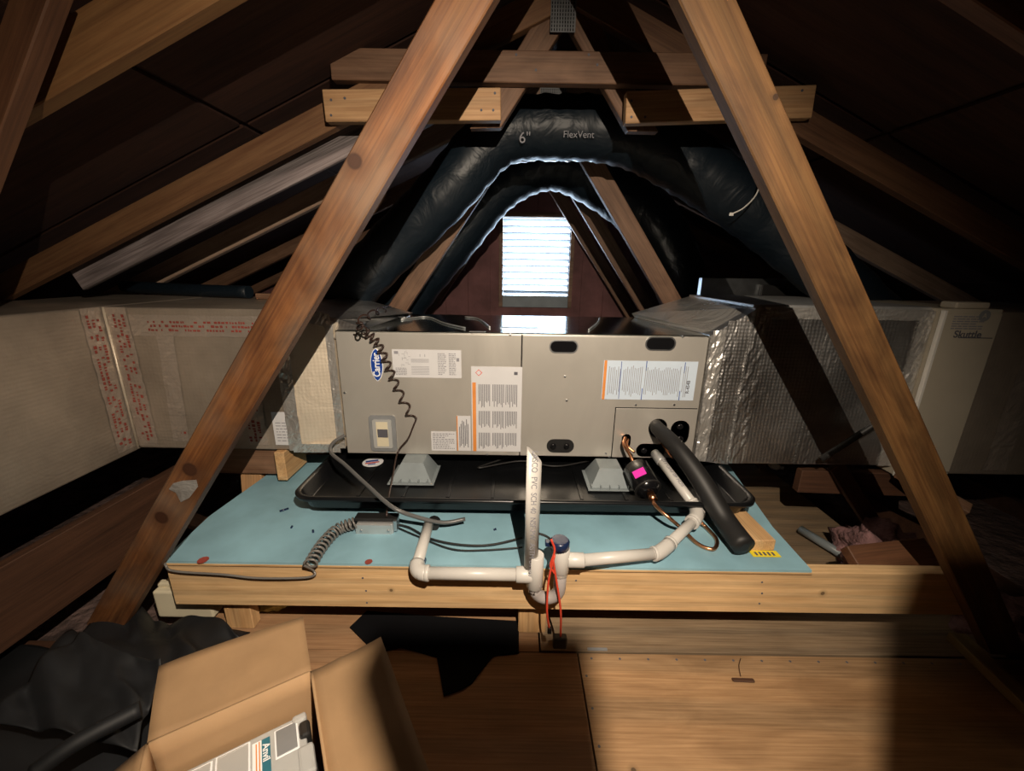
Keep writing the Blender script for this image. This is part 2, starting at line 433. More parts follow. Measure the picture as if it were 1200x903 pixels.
# ---- two unseen uprights added behind the camera to cast the floor shadows
tag(MB().box((.1425, -.045, .0), (.184, -.03, 1.502)).build('shadow_board_1', 'pine2'), kind='structure')
tag(MB().box((.241, -.045, .0), (.275, -.03, 1.522), .002).build('shadow_board_2', 'pine2'), kind='structure')

# ================================================================ TRUSSES
W2 = .092
knA = {
 'L': [(412, 195, .016), (220, 554, .019), (187, 610, .018)],
 'R': [(1075, 383, .013), (1160, 562, .016), (903, 100, .006)],
}
def web_line(side, z):     # inner edge of a web at height z
    return (-.051-.713*(1.609-z)) if side < 0 else (.313+.713*(1.613-z))
def web_ends(side, z0, z1, y):
    off = W2/2/math.cos(math.atan(.713))
    a = V((web_line(side, z0)+side*off, y, z0)); b = V((web_line(side, z1)+side*off, y, z1))
    return a, b
def rafter(par, y, sgn, mat, x_far, depth=.10, thick=.038, up=0):
    depth = .082 if abs(y-1.59) < .01 else depth
    s0 = V((RX, y, RZ-.02+up)) ; e = V((RX+sgn*x_far, y, RZ-.02+up-SL*x_far))
    dn = V((-SL*sgn*1.0, 0, -1)).normalized()*(depth/2)
    return board('rafter', s0+dn, e+dn, depth, thick, Y, mat, par)
def pegs(par, pts, Yp, r=.004):
    for x, y in pts:
        p = aY(x, y, Yp)
        MB().tube([p+Y*.003, p-Y*.001], r, 8).build('nail_head', 'ink', par)
def plate(par, x0, x1, z0, z1, y):
    b = MB().box((x0, y-.0015, z0), (x1, y, z1))
    o = b.build('gusset_plate', 'steel', par)
    t = MB()
    nx, nz = int((x1-x0)/.0085), int((z1-z0)/.010)
    for i in range(nx):
        for j in range(nz):
            t.box((x0+.003+i*.0085, y-.0022, z0+.003+j*.010), (x0+.006+i*.0085, y-.0014, z0+.010+j*.010))
    q = t.build('tooth_slot', 'hole', o); q['kind'] = 'stuff'
    return o
def web_mat(name, side, yface, light, dark, **k):
    a, b = web_ends(side, .07, 1.86, yface+.019)
    # local frame replicates board()
    x = (b-a).normalized(); z = (FR-x*FR.dot(x)).normalized(); y = z.cross(x); c = (a+b)/2
    ks = []
    for px, py, r in knA['L' if side < 0 else 'R']:
        p = aY(px, py, yface)-c; ks.append((p.dot(x), p.dot(y), p.dot(z), r))
    return wood(name, light, dark, knots=ks, ring=.5, **k)
# truss nearest the camera (its two long webs cross the picture)
TA = thing('roof_truss', (RX, .98, 0), 'near roof truss whose two long orange-brown webs cross the whole picture', 'truss', 'roof trusses')
mL = web_mat('orange_brown_web_wood', -1, .96, (.285, .122, .037), (.125, .042, .013), streak=(.36, .68), grey=.4, blotch=.8, stretch=8, seed=2)
mR = web_mat('ochre_brown_web_wood', 1, .96, (.255, .132, .045), (.125, .057, .018), streak=(.36, .68), seed=4, blotch=.75, stretch=8)
a, b = web_ends(-1, .09, 1.86, .979); wl = board('web', a, b, W2, .038, FR, mL, TA, cut0=-.7, bev=.003)
a, b = web_ends(1, .03, 1.86, .979); wr = board('web', a, b, W2, .038, FR, mR, TA, cut0=.7, bev=.003)
rafter(TA, 1.0, -1, wood('golden_rafter', (.36, .19, .075), (.22, .10, .04), ring=.2, seed=11), 2.6, .10, up=.06)
rafter(TA, 1.0, 1, 'brownwood', 2.6, .10, up=.06)
board('bottom_chord', (-4.0, .98, -.055), (-1.02, .98, -.055), .089, .038, FR, 'darkboard', TA)
# foil tape patch on the left web
tp = [aY(x, y, .9585) for x, y in ((203, 566), (214, 563), (230, 562), (232, 570), (222, 583), (212, 588), (206, 577), (198, 573))]
t = MB(); cen = sum(tp, V())/8
vs = [t.bm.verts.new(p) for p in tp]; c0 = t.bm.verts.new(cen-Y*.003)
for i in range(8): t.bm.faces.new([vs[i], vs[(i+1) % 8], c0])
tag(t.build('foil_tape_scrap', 'tape', solid=.001), 'small crumpled silver tape scrap stuck low on the left web', 'tape')
# dark brace whose sliver shows in the top left corner
q = board('corner_brace', aY(60, -30, .90), aY(-70, 330, .90), .058, .038, FR, 'brownwood')
tag(q, 'dark brown diagonal brace sliver in the top left corner of the attic', 'brace')
# truss over the air handler: webs sawn off, collar beam and two scabs
TB = thing('roof_truss', (RX, 1.59, 0), 'roof truss above the air handler with sawn webs, collar beam and toothed plate', 'truss', 'roof trusses')
rafter(TB, 1.59, -1, wood('brown_rafter_b', (.30, .16, .075), (.19, .085, .04), ring=.2, seed=12), 2.7)
rafter(TB, 1.59, 1, wood('brown_rafter_c', (.24, .125, .065), (.14, .065, .035), ring=.3, seed=13), 2.7)
def webB(side, pts):
    p0 = aY(*pts[0], 1.609); p1 = aY(*pts[1], 1.609); return board('sawn_web', p0, p1, .085, .038, FR, 'trusswood', TB, cut0=pts[2])
webB(-1, [(569, 152), (655, 12), -.75]); webB(1, [(752, 156), (672, 12), .75])
p0 = aY(400, 80, 1.572); p1 = aY(852, 79, 1.572)
p0.z = 1.735; p1.z = 1.735
board('collar_beam', (-.60, 1.565, 1.742), (.80, 1.565, 1.742), .089, .038, FR, 'trusswood', TB)
q = board('scab_board', aY(382, 126, 1.54), aY(587, 124, 1.54), .092, .036, FR, 'pine2', TB)
q = board('scab_board', aY(732, 128, 1.54), aY(950, 121, 1.54), .092, .036, FR, 'pine2', TB)
plate(TB, .105, .185, 1.845, 1.99, 1.569)
plate(TB, .185, .235, 1.86, 1.99, 1.5695) if False else None
pegs(TB, [(388, 117), (388, 135), (404, 115), (580, 109), (578, 129), (564, 129), (740, 118), (740, 137), (756, 137), (940, 106)], 1.5215)
pegs(TB, [(700, 76), (690, 64), (605, 64), (628, 82)], 1.5455)
# weathered plank fixed under the deck behind that truss
pl = board('weathered_plank', (-.45, 1.68, 1.632), (-1.74, 1.68, 1.056), .10, .02, FR, 'greywood')
tag(pl, 'swirly grey weathered plank lying under the left roof slope behind the collar truss', 'plank')
for yy, lab in ((2.20, 'roof truss just behind the air handler, webs framing the louvre'), (2.81, 'roof truss deep in the attic behind the lower duct'), (3.42, 'farthest roof truss standing before the gable louvre')):
    T = thing('roof_truss', (RX, yy, 0), lab, 'truss', 'roof trusses')
    for s in (-1, 1):
        rafter(T, yy, s, 'palerafter' if yy < 2.5 else 'trusswood', 2.9, .085)
        a, b = web_ends(s, .03, 1.86, yy-.001); board('web', a, b, .092, .038, FR, 'trusswood', T)
        # pale brace in the plane of the roof, edge lit by the louvre
    plate(T, .11, .23, 1.84, 1.93, yy-.022)
    if yy < 2.5:
        T2 = T

# ================================================================ FLEX DUCTS
def flex(pts, r, label, n=10, name='flex_duct'):
    P = smooth_path(pts, n)
    b = MB(); ph = random.random()*6
    b.tube(P, r, 28, rfun=lambda t_: r*(1+.03*math.sin(t_*len(P)*2.1+ph)+.03*math.sin(t_*9+ph)))
    o = b.build(name, 'flex'); tag(o, label, 'duct', 'black flexible ducts'); return o
YU = 1.93
up_pts = [aY(300, 440, 2.3), aY(370, 385, 2.15), aY(432, 318, 2.02), aY(520, 228, YU), aY(585, 160, YU), aY(660, 150, YU), aY(735, 158, YU), aY(800, 190, YU), aY(880, 245, YU), aY(975, 325, YU), aY(1080, 420, 2.2)]
du = flex(up_pts, .118, 'upper black flex duct with size print, crossing above the louvre and both slopes')
text('6"', 'size_print', 'inkgrey', aY(615, 162, YU-.1205)-Y*.002, X, Z, .055, du, .0005)
text('FlexVent', 'brand_print', 'inkgrey', aY(678, 158, YU-.1215)-Y*.002, X, Z, .034, du, .0005)
lo_pts = [aY(440, 420, 2.5), aY(472, 352, 2.58), aY(535, 272, 2.56), aY(585, 215, 2.56), aY(645, 190, 2.56), aY(705, 212, 2.56), aY(765, 262, 2.56), aY(797, 330, 2.58), aY(812, 400, 2.5)]
flex(lo_pts, .15, 'lower black flex duct arching just over the bright louvre')
flex([aY(560, 190, 2.33), aY(585, 135, 2.33), aY(640, 114, 2.33), aY(705, 130, 2.33), aY(770, 170, 2.33), aY(820, 220, 2.35)], .09, 'rearmost black flex duct tucked under the ridge behind the upper one')
flex([aZ(130, 349, .99), aZ(200, 348, .995), aZ(262, 346, .99)], .03, 'thin black flex duct lying on top of the left foil duct') if False else None
# silver strips added as the louvre's reflection along the duct undersides
def seam(pts, lab_parent, r=.008):  # strip shaped as a window glint on the glossy jacket
    P = smooth_path(pts, 10); P = [p+V((random.uniform(-.004, .004), 0, random.uniform(-.005, .005))) for p in P]
    MB().tube(P, r, 6, smooth=False).build('glint_strip', 'tape', lab_parent)
seam([aY(592, 188, YU+.06), aY(640, 185, YU+.06), aY(694, 186, YU+.06)], du, .012)
seam([aY(728, 188, YU+.06), aY(758, 200, YU+.06), aY(782, 214, YU+.06)], du, .008)
lo = bpy.data.objects['flex_duct.001']
0 and seam([aY(545, 318, 2.5), aY(590, 268, 2.5), aY(628, 229, 2.5), aY(660, 232, 2.5), aY(692, 245, 2.5)], lo, .010)
zt = MB().tube(smooth_path([aY(893, 208, 1.72), aY(886, 228, 1.7), aY(872, 243, 1.69), aY(857, 251, 1.69)], 6), .0028, 6).build('zip_tie', 'white')
tag(zt, 'white cable tie tail hanging from the duct on the right slope', 'cable tie')
MB().box(V((-.008, -.004, -.006)), V((.008, .004, .006)), .002).build('tie_head', 'white', zt, loc=aY(857, 251, 1.69))

# ================================================================ AIR HANDLER
UY, UB, UZ0, UZ1 = 1.49, 2.05, .406, .893
UX0, UX1 = -.647, .715
ah = thing('air_handler', (.034, 1.77, UZ0), 'wide beige steel air handler lying on its side over the black pan', 'air handler')
MB().box((UX0, UY+.004, UZ0), (UX1, UB, UZ1-.004), .003).build('cabinet', 'cabinet', ah)
MB().box((UX0-.002, UY, UZ1-.004), (UX1+.002, UB, UZ1), .001).build('top_panel', 'top', ah)
MB().box((UX0+.001, UY-.008, UZ0+.001), (.0325, UY+.004, UZ1-.006), .0025).build('access_panel', 'cabinet', ah)
MB().box((.0355, UY-.008, UZ0+.001), (UX1-.001, UY+.004, UZ1-.006), .0025).build('access_panel', 'cabinet', ah)
cz = aY(722, 478, UY-.01)
MB().box((cz.x, UY-.0115, UZ0+.002), (UX1-.006, UY-.0075, cz.z), .001).build('coil_cover', 'cabinet', ah)
PF = UY-.0085
MB().box((cz.x-.003, UY-.0095, UZ0+.002), (cz.x, UY-.0078, cz.z+.003)).box((cz.x, UY-.0095, cz.z), (UX1-.006, UY-.0078, cz.z+.003)).build('seam_gap', 'hole', ah)
MB().box((.0325, UY-.0075, UZ0+.002), (.0355, UY, UZ1-.006)).build('seam_gap', 'hole', ah)
def on_front(x, y): return aY(x, y, PF)
def front_rect(x0, y0, x1, y1):
    a = on_front(x0, y0); b = on_front(x1, y1); return a.x, b.z, b.x-a.x, a.z-b.z
def label_at(x0, y0, x1, y1, mat='paper', yf=PF, name='label', lab=None):
    x, z, w_, h_ = front_rect(x0, y0, x1, y1)
    o = slabp(name, mat, (x, yf, z), X, Z, FR, w_, h_, .0008, ah)
    # X x Z = -Y so plate grows toward the camera
    if lab: o['label'] = lab
    return o, x, z, w_, h_
LY = PF-.0009
# wiring diagram label
o, x, z, w_, h_ = label_at(459, 409, 541, 443, lab='white wiring diagram label')
R = []
for k in range(7): R.append((w_*.27, h_*(.12+k*.045), w_*.26, .0012)); R.append((w_*.27, h_*(.55+k*.02), w_*.26, .0006))
R += words(w_*.12, h_*.8, 14, .5, w_*.66, h_*.1, (.003, .01), .002) + words(w_*.10, h_*.8, 14, .5, w_*.82, h_*.1, (.003, .01), .002)
R += words(w_*.16, h_*.28, 6, .5, w_*.04, h_*.08, (.003, .01), .002) + [(w_*.03, h_*.84, w_*.06, h_*.1), (w_*.93, h_*.6, w_*.04, h_*.12), (w_*.4, h_*.75, .002, .01), (w_*.47, h_*.75, .002, .01)]
for k in range(10): R.append((w_*(.12+random.random()*.12), h_*(.4+random.random()*.5), w_*.03, .001)); R.append((w_*(.05+random.random()*.18), h_*(.35+random.random()*.55), .0008, h_*.1))
bars('print', 'inkgrey', R, (x, LY, z), X, Z, FR, parent=o)
# big warning label
o, x, z, w_, h_ = label_at(552, 429, 610, 529, lab='tall safety label with orange band')
bars('orange_band', 'orange', [(w_*.02, 0, w_*.07, h_*.82)], (x, LY, z), X, Z, FR, parent=o)
R = []
for cx, n_ in ((.14, 6), (.42, 6), (.68, 6)):
    for blk in ((.03, .20), (.27, .22), (.53, .27)):
        for k in range(9):
            hh = h_*blk[1]*random.uniform(.7, 1)
            R.append((w_*(cx+k*.027), z*0+h_*blk[0]+h_*blk[1]-hh, w_*.012, hh))
R += [(w_*.84, h_*.91, w_*.07, h_*.035)]
bars('print', 'ink', R, (x, LY, z), X, Z, FR, parent=o)
b = MB(); cx_, cz_ = x+w_*.15, z+h_*.93
for s0 in (1, .72):
    pass
b.frustum([(cx_-.013, LY, cz_), (cx_, LY, cz_-.013), (cx_+.013, LY, cz_), (cx_, LY, cz_+.013)], [(cx_-.013, LY-.0003, cz_), (cx_, LY-.0003, cz_-.013), (cx_+.013, LY-.0003, cz_), (cx_, LY-.0003, cz_+.013)])
dm = b.build('hazard_diamond', 'red', o)
b = MB(); b.frustum([(cx_-.010, LY-.0003, cz_), (cx_, LY-.0003, cz_-.010), (cx_+.010, LY-.0003, cz_), (cx_, LY-.0003, cz_+.010)], [(cx_-.010, LY-.0006, cz_), (cx_, LY-.0006, cz_-.010), (cx_+.010, LY-.0006, cz_), (cx_, LY-.0006, cz_+.010)])
b.build('diamond_face', 'paper', o)
# two small labels
o, x, z, w_, h_ = label_at(535, 487, 552, 528, lab='small upright label with orange edge')
bars('orange_band', 'orange', [(0, 0, w_*.07, h_)], (x, LY, z), X, Z, FR, parent=o)
bars('print', 'ink', [(w_*(.18+k*.1), h_*(.1+.05*(k % 3)), w_*.05, h_*random.uniform(.5, .75)) for k in range(7)], (x, LY, z), X, Z, FR, parent=o)
o, x, z, w_, h_ = label_at(505, 505, 535, 528, lab='small white rating label')
bars('print', 'inkgrey', words(w_*.86, h_*.84, 9, .45, w_*.07, h_*.08, (.004, .012), .003), (x, LY, z), X, Z, FR, parent=o)
# right caution label
o, x, z, w_, h_ = label_at(708, 422, 812, 469, mat='paperblue', lab='bluish white caution label with rotated print')
bars('orange_band', 'orange', [(w_*.005, 0, w_*.03, h_)], (x, LY, z), X, Z, FR, parent=o)
R = []
for k in range(44):
    xx = .06+k*.0195
    if abs(xx-.19) < .012 or abs(xx-.43) < .012 or abs(xx-.84) < .012: continue
    top = random.uniform(.6, .95); R.append((w_*xx, h_*.05+h_*(1-top)*.5, w_*.006, h_*.85*top))
bars('print', 'inkgrey', R, (x, LY, z), X, Z, FR, parent=o)
bars('divider', 'carrierblue', [(w_*.185, h_*.02, w_*.006, h_*.96), (w_*.43, 0, w_*.008, h_*.3), (w_*.45, h_*.75, w_*.008, h_*.25), (w_*.84, 0, w_*.008, h_*.25), (w_*.86, h_*.7, w_*.008, h_*.28)], (x, LY, z), X, Z, FR, parent=o)
text('R-454B', 'lettering', 'ink', (x+w_*.925, LY-.0003, z+h_*.35), Z, -X, .017, o, .0002, bold=.0003)
# brand badge
x, z, w_, h_ = front_rect(433, 408, 450, 446)
def ellipse(name, mat, cx, cz2, rx, rz, y0, t_, par, n=32):
    p = [(cx+rx*math.copysign(abs(math.cos(a))**1.25, math.cos(a)), cz2+rz*math.copysign(abs(math.sin(a))**1.0, math.sin(a))) for a in [2*math.pi*k/n for k in range(n)]]
    return MB().frustum([(a, y0, c) for a, c in p], [(a, y0-t_, c) for a, c in p]).build(name, mat, par)
cx_, cz_ = x+w_/2, z+h_/2
bd = ellipse('brand_badge', 'badgewhite', cx_, cz_, w_/2+.001, h_/2+.001, PF, .002, ah)
bd2 = ellipse('badge_face', 'carrierblue', cx_, cz_, w_/2-.0015, h_/2-.002, PF-.002, .001, bd)
text('Carrier', 'badge_lettering', 'badgewhite', (cx_, PF-.0035, cz_), Z, -X, .036, bd, .0004, xs=.84, bold=.0008)
# service window (breaker cover)
x, z, w_, h_ = front_rect(432, 486, 466, 528)
sw = slabp('breaker_cover', 'greyplastic', (x, PF, z), X, Z, FR, w_, h_, .006, ah, round_=.012)
slabp('cover_window', M['clear'], (x+w_*.14, PF-.006, z+h_*.1), X, Z, FR, w_*.72, h_*.8, .005, sw, round_=.008)
slabp('breaker', 'cream', (x+w_*.28, PF-.0112, z+h_*.16), X, Z, FR, w_*.44, h_*.68, .001, sw)
slabp('breaker_switch', 'ink', (x+w_*.33, PF-.0124, z+h_*.42), X, Z, FR, w_*.38, h_*.22, .002, sw)
# openings and rubber plugs
def oval(x0, y0, x1, y1, name, mat, t_=.0015, yf=PF, par=ah):
    x, z, w_, h_ = front_rect(x0, y0, x1, y1)
    return slabp(name, mat, (x, yf, z), X, Z, FR, w_, h_, t_, par, round_=min(w_, h_)*.48)
def knockout(x0, y0, x1, y1, knobs):
    p = oval(x0, y0, x1, y1, 'rubber_plug', 'black', .003)
    for kx, ky, kr in knobs:
        c = on_front(kx, ky); MB().tube([c-Y*.002, c-Y*.010, c-Y*.012], [kr, kr, kr*.6], 14).build('plug_cap', 'blackgloss', p)
for r_ in ((644, 398, 677, 414), (757, 394, 791, 411)):
    h = oval(*r_, 'hand_hole_rim', 'steel', .0012)
    oval(r_[0]+1.5, r_[1]+1.5, r_[2]-1.5, r_[3]-1.5, 'hand_hole', 'hole', .0004, PF-.0012, h)
knockout(641, 514, 672, 530, [(648, 522, .012), (664, 522, .012)])
knockout(746, 519, 778, 535, [(754, 527, .012)])
knockout(787, 492, 805, 521, [(796, 499, .012), (796, 513, .012)])
knockout(761, 490, 780, 512, [])
knockout(729, 508, 738, 524, [])
for x_, y_ in ((662, 441), (664, 469), (745, 474), (790, 474), (598, 392), (800, 394), (710, 531), (571, 532), (418, 393), (404, 460), (800, 533), (714, 535)):
    c = on_front(x_, y_)
    MB().tube([c, c-Y*.002, c-Y*.0025], [.0045, .0045, .002], 6, smooth=False).build('screw', 'steel', ah)
# small maker's plate lying on top
text('', 'x', 'ink', (0, 0, 0), X, Z, .01) if False else None
MB().box((-.05, 1.60, UZ1), (.10, 1.64, UZ1+.001)).build('rating_plate', 'zinc', ah)
MB().box((-.16, UY+.0, UZ1), (-.10, UY+.02, UZ1+.001)).build('tape_patch', 'tape', ah)

# ================================================================ LEFT DUCT (foil board trunk, L shaped)
ld = thing('foil_duct', (-1.05, 1.75, .43), 'long foil-faced supply duct with red printed tape left of the air handler', 'duct')
LZ0, LZ1, LY0 = .43, .968, 1.455
MB().box((-1.44, LY0, LZ0), (-.83, 2.02, LZ1), .004).build('duct_section', 'foilL', ld)
MB().box((-1.95, -.2, LZ0-.01), (-1.45, 2.02, LZ1+.002), .006).build('duct_section', 'foilL', ld)
# end section: foil plenum joining the unit
MB().frustum([(-.83, LY0-.004, LZ0), (-.655, LY0+.03, LZ0+.0), (-.655, 2.04, LZ0), (-.83, 2.02, LZ0)],
             [(-.83, LY0-.004, LZ1), (-.655, LY0+.03, .915), (-.655, 2.04, .915), (-.83, 2.02, LZ1)]).build('plenum_end', 'foilLit', ld)
MB().frustum([(-.656, UY-.01, .86), (-.55, UY+.04, UZ1), (-.52, 2.05, UZ1), (-.656, 2.05, .86)],
             [(-.80, LY0+.02, LZ1+.001), (-.655, UY+.06, .925), (-.46, 1.9, .915), (-.80, 2.05, LZ1+.012)]).build('transition_gore', 'foilR', ld)
def wrinkled_strip(o0, o1, wdir, width, nrm, mat, par, name='foil_tape', amp=.002, n=26, seed=1, t_=.0012):
    r_ = random.Random(seed); o0, o1 = V(o0), V(o1); wd = V(wdir).normalized(); nr = V(nrm).normalized()
    H = [[r_.uniform(0, amp) for _ in range(6)] for _ in range(n+1)]; W_ = [(r_.uniform(-.1, .1), r_.uniform(-.1, .1)) for _ in range(n+1)]
    def fn(a, c):
        i = round(a*n); j = round(c*5)
        wv = width*(c-.5)*(1+.5*W_[i][0])
        return o0.lerp(o1, a)+wd*wv+nr*(H[i][j]+.0012)
    ob = MB().grid(fn, n, 5).build(name, mat, par)
    for p in ob.data.polygons: p.use_smooth = False
    return ob
wrinkled_strip((-.83, LY0-.004, LZ0), (-.83, LY0-.004, LZ1), X, .05, FR, 'tape', ld, seed=2)
wrinkled_strip((-.80, LY0, LZ1), (-.66, LY0+.03, .925), Z, .05, FR, 'tape', ld, seed=3)
wrinkled_strip((-.665, UY-.012, LZ0), (-.665, UY-.012, .91), X, .03, FR, 'tape', ld, seed=4)
wrinkled_strip((-.84, LY0-.004, LZ0+.01), (-.66, LY0+.0, LZ0+.01), Z, .035, FR, 'tape', ld, seed=5)
t1 = wrinkled_strip((-1.40, LY0, LZ0+.01), (-1.40, LY0, LZ1), X, .075, FR, 'tapered', ld, seed=6)
t2 = wrinkled_strip((-1.45, LY0-.04, LZ0+.01), (-1.45, LY0-.04, LZ1), Y, .075, X, 'tapered', ld, seed=7)
t3 = wrinkled_strip((-1.36, LY0, .905), (-.86, LY0, .905), Z, .075, FR, 'tapered', ld, seed=8, amp=.001)
t4 = wrinkled_strip((-1.27, LY0-.001, LZ0+.03), (-1.245, LY0-.001, .87), X, .06, FR, 'tapered', ld, seed=9, amp=.001)
t5 = wrinkled_strip((-.97, LY0-.001, LZ0+.02), (-.97, LY0-.001, .75), X, .07, FR, 'tapered', ld, seed=10, amp=.003)
seam_m = MB().tube([(-1.44, LY0-.006, LZ0), (-1.44, LY0-.004, LZ1)], .004, 6).build('inner_corner_bead', 'foilLit', ld)
rr = random.Random(5)
def tape_print(par, o, u, v, n_, L, rows, hgt, red=1, scale=1.0):
    R = []
    for r_ in range(rows):
        x_ = rr.uniform(0, .02)
        while x_ < L-.01:
            l = rr.uniform(.004, .012)*scale
            if rr.random() < .78: R.append((x_, r_*hgt*1.6, l, hgt*rr.uniform(.6, 1)))
            x_ += l+rr.uniform(.002, .006) + (0.02 if rr.random() < .12 else 0)
    bars('red_print', 'inkred', R, o, u, v, n_, .0004, par)
tape_print(t1, (-1.375, LY0-.0035, LZ0+.02), Z, -X, FR, .50, 3, .010)
tape_print(t2, (-1.4465, LY0-.065, LZ0+.02), Z, Y, X, .50, 3, .011)
tape_print(t3, (-1.30, LY0-.0028, .886), X, Z, FR, .42, 3, .009)
tape_print(t4, (-1.245, LY0-.0035, LZ0+.05), V((.03, 0, .4)), -X, FR, .38, 2, .011)
tape_print(t5, (-.955, LY0-.0045, LZ0+.03), Z, -X, FR, .26, 3, .012)
text('UL 181A-P  NASHUA  UL 181A-P', 'red_print', 'inkred', (-1.12, LY0-.003, .925), X, Z, .016, t3, .0002) if False else None
a = aY(318, 482, LY0); b = aY(351, 521, LY0)
o = slabp('document_sticker', 'paper', (a.x, LY0-.003, b.z), X, Z, FR, b.x-a.x-.0, a.z-b.z, .001, ld)
bars('print', 'inkgrey', words(.085, .085, 7, .25, .01, .012, (.006, .02), .004), (a.x, LY0-.0041, b.z), X, Z, FR, parent=o)
# black flex end lying on top of it
tb = MB().tube(smooth_path([(-1.9, 2.05, 1.005), (-1.5, 1.95, 1.0), (-1.2, 1.9, .998)], 8), .028, 14).build('small_flex_duct', 'flex')
tag(tb, 'thin glossy black hose lying along the top of the left foil duct', 'hose')
cb = MB().box((-1.15, 1.86, LZ1+.001), (-1.08, 1.9, .995), .002).box((-1.07, 1.86, LZ1+.001), (-.93, 1.9, .99), .002).build('wood_scrap', 'trusswood'); tag(cb, 'small wood scraps on top of the left foil duct', 'wood')

# ================================================================ RIGHT DUCT
rd = thing('foil_duct', (1.15, 1.75, .37), 'silver foil-wrapped return duct right of the air handler', 'duct')
RZ0, RZ1, RY0 = .392, .995, 1.47
MB().box((.86, RY0, RZ0), (1.50, 2.05, RZ1), .006).build('duct_section', 'foilR', rd)
MB().box((.86, RY0+.02, RZ1), (1.50, 2.05, RZ1+.012), .002).build('top_sheet', 'zinc', rd)
MB().frustum([(.717, UY-.012, .40), (.86, RY0+.006, .385), (.86, 2.05, .385), (.717, 2.05, .40)],
             [(.717, UY-.012, UZ1+.002), (.86, RY0+.006, RZ1-.005), (.86, 2.05, RZ1-.005), (.717, 2.05, UZ1+.002)]).build('transition', 'foilR', rd)
MB().frustum([(.60, 2.04, UZ1+.001), (.73, UY-.004, UZ1+.001), (.86, RY0+.01, RZ1-.02), (.86, 2.05, RZ1-.02)],
             [(.585, 2.045, UZ1+.02), (.735, UY+.02, UZ1+.012), (.87, RY0+.04, RZ1+.0), (.87, 2.06, RZ1+.005)]).build('transition_gore', M['tape'], rd)
wrinkled_strip((.742, UY-.0185, .40), (.742, UY-.0185, .915), X, .045, FR, 'tape', rd, seed=12, amp=.006)
wrinkled_strip((.79, UY-.018, .40), (.79, UY-.016, .95), X, .04, FR, M['foilR'], rd, seed=13, amp=.002)
wrinkled_strip((.885, RY0-.001, .395), (.885, RY0-.001, RZ1), X, .06, FR, M['foilR'], rd, seed=14, amp=.003)
wrinkled_strip((1.14, RY0-.001, .395), (1.16, RY0-.001, RZ1), X, .06, FR, M['foilR'], rd, seed=15, amp=.0015)
wrinkled_strip((.86, RY0-.001, RZ1-.015), (1.48, RY0-.001, RZ1-.015), Z, .04, FR, 'tape', rd, seed=16, amp=.003)
wrinkled_strip((1.465, RY0-.001, .395), (1.465, RY0-.001, RZ1), X, .05, FR, 'tape', rd, seed=17, amp=.005)
p0, p1 = aY(962, 538, 1.40), aY(1062, 473, 1.42)
st = MB().tube([p0, p1, p1+(p1-p0)*.06], .011, 8).build('hanging_strap', 'black'); tag(st, 'black strap running diagonally in front of the right silver duct', 'strap')
# filter housing
fh = thing('filter_housing', (1.61, 1.75, .36), 'beige filter cabinet with printed door at the far right of the duct', 'filter housing')
MB().box((1.502, 1.455, .36), (1.715, 2.06, 1.005), .004).build('housing', 'panel', fh)
dr = MB().box((1.512, 1.447, .38), (1.708, 1.4555, .99), .003).build('filter_door', 'panel', fh)
MB().box((1.55, 1.46, 1.005), (1.67, 1.52, 1.028), .006).build('handle', 'panel', fh)
MB().box((1.497, 1.44, .36), (1.508, 1.4555, 1.0), .002).build('edge_flange', 'white', fh)
FY = 1.4465
text('Skuttle', 'lettering', 'ink', aY(1134, 392, FY), X, Z, .035, dr, .0002, bold=.0008)
a = aY(1118, 371, FY)
bars('print', 'inkgrey', words(.11, .05, 6, .5, 0, 0, (.01, .03), .003), (a.x-.0, FY, a.z-.045), X, Z, FR, parent=dr)
a = aY(1123, 396, FY)
bars('print', 'ink', [(0, 0, .12, .003)], (a.x, FY, a.z), X, Z, FR, parent=dr)
ce_ = aY(1154, 370, FY); MB().tube([ce_+Y*.0, ce_-Y*.0006], .02, 24).build('round_emblem', 'greyplastic', dr)
text('A', 'emblem_letter', 'panel', ce_-Y*.0008, X, Z, .024, dr, .0002)
rd2 = thing('foil_duct_end', (2.2, 1.75, .36), 'dim foil duct box beyond the beige filter cabinet', 'duct')
MB().box((1.717, 1.47, .36), (2.42, 2.05, .995), .006).build('duct_section', 'foilL', rd2)
wrinkled_strip((1.90, 1.468, .38), (1.90, 1.468, .99), X, .09, FR, 'tapered', rd2, seed=21)
ms = MB().box((.98, 2.2, .97), (1.62, 2.24, 1.085), .002).build('sheet_metal_pan', 'steel'); tag(ms, 'shiny bluish sheet metal box end behind the right duct top', 'sheet metal')
MB().box((1.28, 2.17, 1.0), (1.62, 2.2, 1.055), .003).build('dark_strap', 'black', ms)

# ================================================================ PLATFORM
pf = thing('wood_platform', (0, 1.45, 0), 'low pine platform with long front beam carrying the air handler', 'platform')
board('front_beam', (-1.005, 1.02, .204), (1.405, 1.02, .207), .147, .038, FR, wood('pale_pine_beam', (.86, .62, .35), (.70, .46, .23), ring=.35, knots=[(.73, .0, .019, .006), (-.55, -.01, .019, .005)], seed=3), pf)
for x_ in (-.985, .84): board('side_joist', (x_, 1.04, .206), (x_, 2.1, .206), .14, .038, X, 'pine', pf)
board('rear_beam', (-1.0, 2.12, .206), (1.4, 2.12, .206), .14, .038, FR, 'pine', pf)
a = aY(265, 720, 1.06)
board('post', (-.855, 1.06, -.0), (-.855, 1.06, .275), .085, .038, FR, 'pine', pf)
board('post', (.075, 1.06, 0), (.075, 1.06, .275), .088, .038, FR, 'pine', pf)
for x_ in (-.93, -.25, .55): board('inner_post', (x_, 2.08, 0), (x_, 2.08, .275), .085, .038, FR, 'darkboard', pf)
